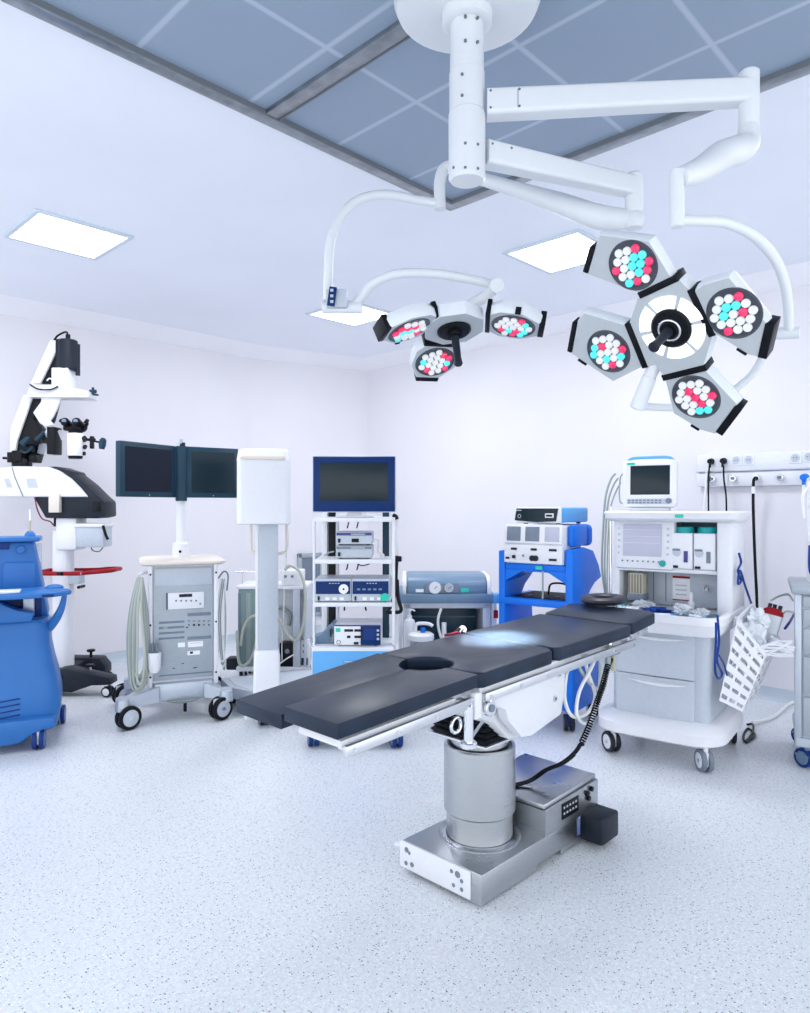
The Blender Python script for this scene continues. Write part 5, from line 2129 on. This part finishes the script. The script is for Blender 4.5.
# ------------------------------------------------------------------ white column unit with rounded head
T = Thing('column_unit', 'tall white column unit with rounded box head, between the imaging cart and the endoscopy trolley', 'medical device', -.955, 4.85, 12)
V = lambda px, py, y: T.y(px, py, y)
b = MB('white_gloss')
b.rbox_loft([(0.1, 0, 0, .095, .11, .02), (.26, 0, 0, .092, .10, .02), (V(265, 656, -.1).z, 0, 0, .088, .095, .02), (V(265, 651, -.1).z, 0, 0, .075, .085, .02)])
b.build('column_foot', T)
b = MB('lightgrey')
cx_ = V(268.5, 600, -.06).x
b.bb(cx_ - .066, cx_ + .066, -.055, .075, V(265, 655, -.06).z, V(265, 520, -.06).z, .006)
b.build('column', T)
b = MB('white')
b.bb(cx_ - .088, cx_ - .066, -.055, .075, V(265, 655, -.06).z, V(265, 520, -.06).z, .003)
b.build('column_edge', T)
z0, z1 = V(265, 524, -.14).z, V(265, 447, -.14).z
hx = V(264, 500, -.14).x
b = MB('white')
b.rbox_loft([(z0, hx, 0, .170, .14, .035), (z0 + .006, hx, 0, .178, .15, .04), (z1 - .09, hx, 0, .178, .15, .04), (z1 - .085, hx, 0, .180, .152, .045), (z1 - .02, hx, .01, .170, .13, .05), (z1 - .004, hx, .02, .155, .115, .05), (z1, hx, .02, .13, .09, .05)])
hd = b.build('head', T)
b = MB('cream')
b.box((hx - .01, -.152, z1 - .068), (.30, .045, .032), .014, seg=3)
b.build('grip_bar', hd)
b = MB('cream')
for px in (251, 287):
    c = V(px, 540, .02)
    s = 1 if px > 265 else -1
    b.tube([(c.x, .02, z0), (c.x, .02, V(px, 548, .02).z), (c.x - s * .02, .02, V(px, 552, .02).z), (c.x - s * .06, .02, V(px, 553, .02).z)], .011, 10, smooth=4)
b.build('side_bracket', T)
b = MB('silver')
pts = [(-.09, -.11), (-.09, .20), (-.26, .36), (-.34, .66), (.50, .90), (.66, .70), (.20, .10), (.12, -.11)]
b.prism([(x, y, .09) for x, y in pts], (0, 0, .085), .012)
b.prism([(-.22, .40, .175), (-.28, .62, .175), (.44, .80, .175), (.54, .66, .175), (.10, .2, .175), (-.08, .2, .175)], (0, 0, .004), m='lightgrey')
b.build('base', T)
for x, y in ((-.02, -.02), (-.26, .56), (.50, .72)):
    caster(T, x, y, .045, R(15), 'midgrey', 'darkgrey', 'lightgrey', .095, .025)

# ------------------------------------------------------------------ fluid cart with hoses behind the column unit
T = Thing('suction_cart', 'white cart with grey-green side panel and looping hoses behind the white column unit', 'cart', -1.14, 6.15, 0)
V = lambda px, py, y=-.2: T.y(px, py, y)
x0, x1 = V(236, 600).x, V(306, 600).x
ztc = V(270, 589).z
b = MB('white')
b.bb(x0 + .20, x1 - .03, -.05, .22, .12, ztc, .01)
b.bb(x0, x1, -.20, .24, ztc, ztc + .03, .008)
b.bb(x0, x1 , -.20, .24, .10, .14, .008)
b.build('body', T)
b = MB('green_panel')
b.bb(x0 + .015, x0 + .20, -.19, .22, .14, ztc, .01)
b.build('side_panel', T)
b = MB('hose_grey')
b.bb(x0 + .085, x0 + .125, -.196, -.188, .16, ztc - .03, .003)
b.bb(x0 + .015, x0 + .035, -.196, -.188, .16, ztc - .03, .003, m='midgrey')
b.build('panel_trim', T)
b = MB('lightgrey')
b.bb(V(293, 600).x, V(300, 600).x, -.20, -.15, .14, ztc, .004)
b.bb(x1 - .02, x1, -.20, .22, .14, ztc, .004)
b.build('post', T)
b = MB('white_gloss')
b.bb(V(281, 580).x, V(302, 580).x, -.18, .0, ztc + .03, ztc + .16, .01)
for k in (285, 292):
    b.cyl((V(k, 575).x, -.185, ztc + .11), (V(k, 575).x, -.2, ztc + .11), .012, m='midgrey')
b.build('regulator', T)
b = MB('chrome')
b.cyl((V(284, 500).x, -.1, ztc + .16), (V(284, 500).x, -.1, V(284, 498, -.1).z), .007)
b.cyl((V(232, 572).x, -.05, V(232, 573).z), (V(282, 571).x, -.05, V(282, 572).z), .006)
b.cyl((V(236, 572).x + .02, -.05, ztc), (V(236, 572).x + .02, -.05, V(236, 573).z), .006)
b.build('drip_pole', T)
b = MB('black')
b.bb(V(279, 655).x, V(294, 655).x, -.19, -.06, V(280, 668).z, V(280, 643).z, .012)
b.cyl((V(287, 650).x, -.195, V(287, 651).z), (V(287, 650).x, -.189, V(287, 651).z), .02, m='midgrey')
b.build('pump', T)
b = MB('white')
b.bb(V(300, 655).x, V(309, 655).x, -.17, -.12, V(305, 670).z, V(305, 640).z, .006)
for py in (645, 651):
    b.box((V(304.5, py, -.172).x, -.172, V(304.5, py, -.172).z), (.025, .006, .022), m='black')
b.box((V(304.5, 662, -.172).x, -.172, V(304.5, 661, -.172).z), (.055, .006, .06), m='teal_dark')
b.build('socket_strip', T)
b = MB('hose_beige')
b.tube([V(285, 569, -.22), V(291, 565, -.24), V(300, 572, -.24), V(305, 590, -.24), V(304.5, 615, -.24), V(301, 632, -.24), V(295, 640, -.24), V(286, 632, -.24), V(280, 620, -.24), V(274, 614, -.22)], .013, 10)
b.tube([V(259, 614, -.24), V(249, 618, -.24), V(243, 630, -.24), V(240.5, 645, -.24)], .012, 10)
b.tube([V(258, 625, -.25), V(255, 648, -.25), V(248, 662, -.25), V(241, 665, -.25), V(238, 655, -.25), V(237, 630, -.25)], .012, 10)
b.build('suction_hose', T)
b = MB('hose_grey')
b.tube([V(279, 607, -.1), V(285, 609, -.1), V(290, 615, -.1), V(289, 625, -.1)], .018, 10)
b.tube([V(283, 560, -.2), V(284, 600, -.22), V(282, 640, -.22), V(282, 660, -.22)], .004, 6, m='hose_white')
b.tube([V(280, 663, -.24), V(287, 658, -.24), V(294, 654, -.24)], .006, 6, m='hose_white')
b.build('corrugated_hose', T)
b = MB('darkgrey')
b.bb(x0 - .10, x0 + .02, -.15, -.02, .10, .20, .015)
b.build('foot_switch', T)
for x in (x0 + .05, x1 - .05):
    for y in (-.15, .18):
        caster(T, x, y, .045, R(20), 'midgrey', 'darkgrey', 'lightgrey', .10, .025)
b = MB('hose_white')
b.tube([V(309, 643, -.3), V(314, 650, -.5), V(322, 662, -.6), V(335, 675, -.7)], .005, 6)
o = b.build('power_lead', T)

# ------------------------------------------------------------------ operating microscope on a floor stand
T = Thing('operating_microscope', 'white and black operating microscope on a column stand with a red ring, left wall', 'microscope', -2.80, 5.74, 0)
V = lambda px, py, y=0.0: T.y(px, py, y)
b = MB('white_gloss')
c = V(63.5, 600)
b.rbox_loft([(.17, c.x, 0, .072, .075, .05), (V(63, 530).z, c.x, 0, .072, .075, .05)])
b.build('column', T)
b = MB('white_gloss')
p, q = V(61, 549), V(82, 517)
b.bb(p.x, q.x, -.10, .10, p.z, q.z, .02)
b.build('carriage', T)
b = MB('lightgrey')
p, q = V(82, 546), V(109, 524)
b.bb(p.x, q.x, -.11, .07, p.z, q.z, .01)
b.bb(p.x - .01, q.x + .01, -.12, .08, q.z - .02, q.z + .01, .008, m='white')
b.tube([V(103, 525, -.12), V(106, 535, -.12), V(108, 539, -.12)], .012, 8, m='black')
b.tube([V(91, 547, -.12), V(93, 550, -.12), V(99, 551, -.12), V(103, 547, -.12)], .004, 6, m='black')
b.build('side_box', T)


def seg2(px0, py0, px1, py1, y0, y1, m_, name, bev=.008, par=None):
    b = MB(m_)
    p, q = V(px0, py1), V(px1, py0)
    b.bb(p.x, q.x, y0, y1, p.z, q.z, bev)
    return b.build(name, par or T)


def poly(pts, y0, y1, m_, name, bev=.006, par=None, yref=None):
    b = MB(m_)
    yr = y0 if yref is None else yref
    b.prism([(V(px, py, yr).x, y0, V(px, py, yr).z) for px, py in pts], (0, y1 - y0, 0), bev)
    return b.build(name, par or T)


poly([(0, 467), (14, 465.5), (47, 466), (58, 470), (70, 478), (80, 488), (87, 496.5), (24, 496.5), (-6, 496.5), (-8, 470)], -.16, .14, 'white_gloss', 'head_cover', .015)
h_ = poly([(46, 466), (56, 466), (64, 469), (72, 471), (73, 474), (86, 484), (98, 496), (104, 501), (104.5, 516), (96, 518), (45, 517.5), (38, 505), (33, 496)], -.13, .11, 'darkgrey', 'lower_cover', .012)
b = MB('black')
p, q = V(93, 511, -.13), V(101, 501, -.13)
b.bb(p.x, q.x, -.136, -.128, p.z, q.z, .002)
b.build('connector_panel', h_)
b = MB('cream')
p, q = V(49, 512, -.17), V(59.5, 493, -.17)
b.bb(p.x, q.x, -.18, -.13, p.z, q.z, .004)
b.build('handle_block', h_)
b = MB('lightgrey')
for pts in (((26, 478), (35, 478), (38, 487), (28, 487)), ((4, 478), (9, 478), (12, 487), (7, 487))):
    b.prism([V(px, py, -.163) for px, py in pts], (0, .004, 0))
b.build('vent_grille', T)
b = MB('gasket')
b.tube([V(12, 467, -.163), V(15, 477, -.163), V(23, 496, -.163)], .003, 6, smooth=0)
b.build('panel_joint', T)
b = MB('darkred')
b.tube([V(35, 497, -.14), V(37, 508, -.14), V(42, 518, -.12), V(50, 521, -.10), V(54, 525, -.1)], .005, 6)
b.build('red_cable', T)
b = MB('black')
b.cyl(V(55, 526, -.05), V(55, 517, -.05), .010)
b.build('cable_gland', T)
# leaning arm, two segments
poly([(50, 339), (61, 340.5), (40, 383), (30, 383)], -.05, .08, 'white_gloss', 'upper_arm', .008)
poly([(60, 341), (66, 345), (62, 366), (60, 383), (40, 383)], -.03, .06, 'black', 'arm_inner', .004)
poly([(23, 394), (33, 394), (17, 440), (15, 456), (9, 458), (10, 428)], -.05, .08, 'white_gloss', 'lower_arm', .008)
poly([(33, 394), (42, 396), (40, 410), (33, 418), (46, 434), (41, 445), (36, 462), (14, 462), (17, 440)], -.03, .06, 'black', 'arm_inner', .004)
poly([(41, 394), (61, 397), (53, 416), (50, 420), (53, 424), (46, 426), (40, 423), (33, 412), (41, 401)], -.09, -.06, 'white', 'hanging_plate', .004, yref=-.09)
poly([(60, 398), (54, 420), (52, 424), (50, 417)], -.07, -.04, 'darkgrey', 'plate_edge', .002, yref=-.07)
poly([(30, 384), (58, 384), (76, 388), (87, 390), (88, 397), (28, 396.5), (27, 392)], -.12, .06, 'white', 'horizontal_bracket', .006)
b = MB('darkgrey')
c = V(68, 355, -.06)
b.lathe([(0, 0), (.066, 0), (.070, .01), (.074, .03), (.074, V(68, 340).z - V(68, 370).z - .01), (.066, V(68, 340).z - V(68, 370).z), (0, V(68, 340).z - V(68, 370).z)], (c.x, -.06, V(68, 370, -.06).z), seg=28)
b.bb(c.x - .085, c.x - .04, -.10, .02, V(68, 369).z, V(68, 341).z, .01)
b.cyl((c.x + .07, -.04, V(68, 376).z), (c.x + .07, -.04, V(68, 345).z), .018)
mt = b.build('motor', T)
b = MB('black')
b.tube([V(54, 340, -.04), V(58, 335, -.05), (c.x - .02, -.05, V(62, 333).z), V(68, 336, -.05)], .008, 8)
b.cyl(V(68, 341, -.05), V(68, 334, -.05), .018)
b.build('cable_loop', T)
seg2(59, 370, 75.5, 391, -.13, .03, 'white_gloss', 'motor_housing', .01)
b = MB('white_gloss')
b.tube([V(31, 383, -.1), V(40, 389, -.14), V(50, 389, -.14), V(58, 385, -.12)], .010, 8)
b.tube([V(47, 380, -.1), V(50, 378, -.11), V(58, 382, -.11)], .006, 8)
b.tube([V(30, 384, -.13), V(38, 388.5, -.15), (V(50, 388, -.15).x, -.15, V(50, 389, -.15).z), V(58, 386, -.14)], .006, 8, m='black')
b.build('cable_bundle', T)
b = MB('teal_dark')
b.cyl(V(90, 391, -.03), V(96, 391, -.03), .016, seg=14)
b.cyl(V(93, 387, -.06), V(93, 394, -.06), .010, seg=12)
b.cyl(V(93, 394, -.06), V(98, 394.5, -.08), .008, seg=12)
b.build('brake_knob', T)
# joint cluster
b = MB('black')
rr = random.Random(9)
for px, py, s in ((20, 456, .085), (30, 448, .060), (38, 440, .050), (25, 462, .07), (14, 456, .055), (34, 458, .055), (44, 434, .045)):
    c = V(px, py, -.10)
    b.box(c, (s, s * 1.3, s * 1.1), .012, ry=rr.uniform(-.6, .6))
b.cyl(V(22, 466, -.04), V(22, 458, -.04), .075)
b.cyl(V(3, 457.5, -.10), V(12, 458, -.10), .010)
b.cyl(V(12, 452, -.10), V(12, 462, -.10), .035)
b.build('joint_cluster', T)
b = MB('teal_dark')
b.cyl(V(22, 444, -.17), V(29, 437, -.17), .028, .016, bev=.006)
b.cyl(V(36, 440, -.16), V(44, 432, -.16), .016)
b.tube([V(20, 450, -.16), V(26, 452, -.16), V(33, 446, -.16)], .010, 8)
b.build('joint_handle', T)
b = MB('lightgrey')
b.box(V(42, 448, -.02), (.035, .06, .09), .006, ry=R(15))
b.build('joint_bracket', T)
# optics
b = MB('white_gloss')
b.sphere(V(53, 433, -.10), .052, sc=(1.2, .9, 1))
b.cyl(V(50, 433, -.10), V(60, 435, -.12), .045)
b.build('tilt_joint', T)
seg2(59, 429, 67, 455.5, -.20, -.08, 'black', 'side_plate', .006)
b = MB('white_gloss')
c = V(75.5, 445, -.16)
zb1, zt1 = V(75, 455.5, -.16).z, V(75, 433, -.16).z
b.lathe([(0, zb1), (.060, zb1), (.064, zb1 + .01), (.064, zt1 - .01), (.058, zt1), (0, zt1)], (c.x, -.16, 0), seg=28)
ob = b.build('microscope_body', T)
b = MB('black')
b.lathe([(0, zb1 - .022), (.050, zb1 - .022), (.055, zb1), (0, zb1)], (c.x, -.16, 0), seg=28)
b.build('objective_lens', ob)
b = MB('black')
b.lathe([(0, zt1), (.050, zt1), (.055, zt1 + .025), (.045, zt1 + .035), (0, zt1 + .035)], (c.x, -.16, 0), seg=28)
b.bb(c.x - .085, c.x + .06, -.20, -.10, zt1 + .02, zt1 + .06, .012)
bn = b.build('binocular_head', ob)
for px in (66, 77.5):
    b = MB('black')
    e_ = V(px, 421.5, -.20)
    b.cyl(e_ + Vector((0, .10, -.04)), e_ + Vector((0, -.02, .0)), .036, .032, bev=.004)
    b.cyl(e_ + Vector((0, -.02, 0)), e_ + Vector((0, -.034, .004)), .034, .028)
    b.cyl(e_ + Vector((0, -.034, .004)), e_ + Vector((0, -.036, .004)), .018, m='steel_blue')
    b.build('eyepiece', bn)
b = MB('black')
b.tube([V(85, 421, -.18), V(87, 423, -.18), V(84, 428, -.16), V(80, 431, -.16)], .014, 8)
b.cyl(V(86, 420, -.18), V(88, 421, -.18), .016)
b.cyl(V(60, 420, -.18), V(63, 421, -.18), .014)
b.build('adjusting_knob', bn)
b = MB('black')
b.cyl(V(83, 438.5, -.16), V(101, 442, -.18), .008)
b.cyl(V(83, 437, -.16), V(86, 440, -.16), .022)
b.cyl(V(84, 446, -.16), V(86, 447, -.16), .018)
b.cyl(V(83, 453, -.16), V(85, 453, -.16), .016)
b.box(V(92, 442, -.17), (.03, .03, .10), .006)
b.box(V(92, 439, -.17), (.05, .03, .02), .004)
b.build('side_arm', ob)
b = MB('teal_dark')
b.lathe([(0, -.045), (.02, -.045), (.028, -.01), (.026, .03), (.012, .045), (0, .045)], V(102.5, 443, -.18), (.15, 0, 1), seg=20)
b.build('side_handle', ob)
# red ring
zr = V(80, 571, 0).z
xa, xb = V(43, 571).x, V(117, 571).x
b = MB('red')
b.tube([(xa, -.09, zr), (xa + .02, -.16, zr), (c.x, -.18, zr), (xb - .12, -.16, zr + .01), (xb - .015, -.09, zr + .015), (xb, 0, zr + .018), (xb - .015, .10, zr + .015), (xb - .12, .15, zr + .01), (c.x, .16, zr), (xa + .02, .12, zr), (xa, .05, zr)], .017, 12, closed=True)
b.build('ring_handle', T)
b = MB('lightgrey')
b.bb(V(71, 590).x, V(82, 590).x, -.05, .05, V(75, 583).z, zr, .004)
b.build('ring_bracket', T)
b = MB('black')
b.cyl((V(84, 586).x, -.10, V(84, 585.5).z), (V(84, 586).x, .0, V(84, 585.5).z), .012, m='black')
b.build('lock_knob', T)
b = MB('black')
b.cyl((V(63, 571, -.19).x, -.20, zr), (V(63, 571).x, -.16, zr), .014, m='black')
b.build('ring_clamp', T)
b = MB('chrome')
b.cyl((V(82, 571, -.19).x, -.19, zr + .002), (V(82, 571).x, -.15, zr + .002), .010, m='chrome')
b.build('ring_bolt', T)
# base
b = MB('darkgrey')
b.prism([(V(57, 690, -.2).x, -.22, .05), (V(57, 690, -.2).x, -.22, .215), (V(66, 690, -.2).x, -.22, .225), (V(111, 690, -.2).x, -.22, .15), (V(112, 690, -.2).x, -.22, .095), (V(92, 690, -.2).x, -.22, .09), (V(72, 690, -.2).x, -.22, .035)], (0, .14, 0), .01)
b.prism([(V(72, 690, .3).x, .20, .05), (V(72, 690, .3).x, .20, .22), (V(104, 690, .3).x, .20, .215), (V(110, 690, .3).x, .20, .15), (V(110, 690, .3).x, .20, .08)], (0, .14, 0), .01)
b.bb(-.32, .10, -.25, .34, .05, .20, .02)
b.build('base', T)
for px, yy, zz in ((90, -.12, .17), (91, .24, .215)):
    b = MB('black')
    x = V(px, 660, yy).x
    b.cyl((x, yy, zz - .04), (x, yy, zz + .06), .011, m='chrome' if yy < 0 else 'black')
    b.cyl((x, yy, zz + .05), (x, yy, zz + .068), .034, bev=.004)
    b.build('brake_pedal', T)
for x, y in ((V(108, 697, -.2).x, -.20), (V(108, 690, .3).x, .28), (-.28, -.20), (-.28, .28)):
    caster(T, x, y, .042, R(80), 'white', 'rubber', 'darkgrey', .09, .026)

# ------------------------------------------------------------------ blue machine at the left edge
T = Thing('blue_console', 'large blue moulded console on castors at the left edge of the photo', 'medical device', -2.50, 4.52, 24)
V = lambda px, py, y=-.3: T.y(px, py, y)
def xr_(px, y=-.1): return V(px, 650, y).x
xc = -.02
b = MB('blue_machine')
secs = []
for z, px in ((.10, 57), (.16, 60), (.24, 61.5), (.32, 61), (.42, 58), (.52, 54), (.62, 51), (.70, 50), (.765, 50), (.785, 48)):
    hw = V(px, 650, -.05).x
    secs.append((z, 0, 0, hw, hw * .95 if z < .7 else hw * .9, .09))
b.rbox_loft(secs, n=8)
b.build('body', T)
hwb = secs[2][3]
b = MB('blue_machine')
# skirt with an arch over the castors
b.prism([(-hwb * .95, -.30, .12), (-hwb * .95, -.30, .05), (-.02, -.30, .05), (.05, -.30, .06), (.10, -.30, .10), (.17, -.30, .125), (hwb * .86, -.30, .135), (hwb * .90, -.30, .20), (-hwb * .95, -.30, .20)], (0, .58, 0), .02)
b.build('skirt', T)
b = MB('blue_dark')
for k in range(4):
    z = .215 + .033 * k
    b.box((V(6, 700, -.36).x, -hwb * .945, z), (.13, .012, .008), .002, ry=R(-6))
b.build('vent_slot', T)
# tower
x_t0, x_t1 = V(33, 540, .05).x, V(49, 615, .05).x
zt_ = V(20, 541, .05).z
b = MB('blue_machine')
b.prism([(-.34, .02, .78), (x_t1, .02, .78), (x_t0 + .012, .02, zt_ - .04), (x_t0, .02, zt_), (-.34, .02, zt_)], (0, .22, 0), .02)
b.build('tower', T)
b = MB('blue_machine')
b.bb(-.36, V(40, 540, .0).x, -.03, .28, zt_, zt_ + .03, .01)
b.lathe([(0, 0), (.035, 0), (.030, .02), (.015, .035), (0, .035)], (V(30, 536, .1).x, .10, zt_ + .03), seg=20)
b.build('tower_cap', T)
b = MB('blue_dark')
p, q = V(0, 549, .01), V(9, 541.5, .01)
b.bb(-.34, q.x, .005, .03, p.z, q.z, .004)
b.build('recess', T)
b = MB('blue_machine')
p, q = V(3, 590, .01), V(36, 561, .01)
b.bb(p.x, q.x, .004, .03, p.z, q.z, .03, seg=3)
c = V(21, 549, .01)
b.cyl((c.x, .02, c.z), (c.x, .004, c.z), .028, bev=.006)
b.build('access_door', T)
b = MB('chrome')
c = V(30, 530, .1)
b.cyl((c.x, .10, zt_ + .06), (c.x, .10, V(30, 509, .1).z), .004)
b.cyl((c.x, .10, zt_ + .06), (c.x, .10, V(30, 520, .1).z), .007, m='beige')
b.build('antenna_rod', T)
b = MB('clear')
c = V(37, 560, .2)
b.bb(c.x, c.x + .03, .15, .2, .85, zt_ - .02, .005)
b.build('clear_tube', T)
# tray
zt2 = V(40, 592, -.25).z
b = MB('blue_machine')
xr2 = V(72, 592, -.22).x
b.prism([(-.36, -.42, zt2 - .02), (.10, -.40, zt2 - .02), (.22, -.38, zt2 - .02), (xr2 - .06, -.34, zt2 - .02), (xr2, -.26, zt2 - .02), (xr2 - .02, -.17, zt2 - .02), (xr2 - .14, -.10, zt2 - .02), (.16, .06, zt2 - .02), (-.36, .06, zt2 - .02)], (0, 0, .03), .010)
b.build('tray', T)
b = MB('white')
b.box((V(5, 589, -.3).x, -.28, zt2 + .018), (.16, .14, .012), .003)
b.bb(V(42, 594, -.37).x, V(54, 594, -.37).x, -.392, -.37, zt2 - .012, zt2 + .0, m='navy')
b.build('tray_label', T)
b = MB('blue_machine')
c0 = V(67, 597, -.22)
b.tube([(xr2 - .04, -.22, zt2 - .01), V(62, 606, -.20), V(56, 618, -.14), V(49, 627, -.08), V(44, 629, -.04)], .026, 12, radii=[.014, .02, .028, .03, .02])
b.sphere((V(54, 590, -.15).x, -.10, zt2 + .01), .04, sc=(1.4, 1, .6))
b.build('handle', T)
# inner frame between body and tray
b = MB('blue_dark')
b.bb(-.30, V(40, 620, -.2).x, -.02, .05, .78, zt2, .01)
b.build('inner_panel', T)
b = MB('blue_machine')
b.prism([(-.34, -.22, .785), (.10, -.22, .785), (.11, -.22, .84), (.02, -.22, .86), (-.06, -.22, .90), (-.12, -.22, .95), (-.34, -.22, .95)], (0, .12, 0), .01)
b.build('side_frame', T)
b = MB('silver')
b.bb(V(23, 610, -.1).x, V(34, 610, -.1).x, -.10, -.05, .80, zt2 - .02, .004)
b.build('metal_bracket', T)
for x, y in ((V(39, 750, -.25).x, -.25), (-.30, -.25), (.24, .27), (-.30, .27)):
    caster(T, x, y, .062, R(-5), 'blue_machine', 'blue_dark', 'lightgrey', .14, .026)
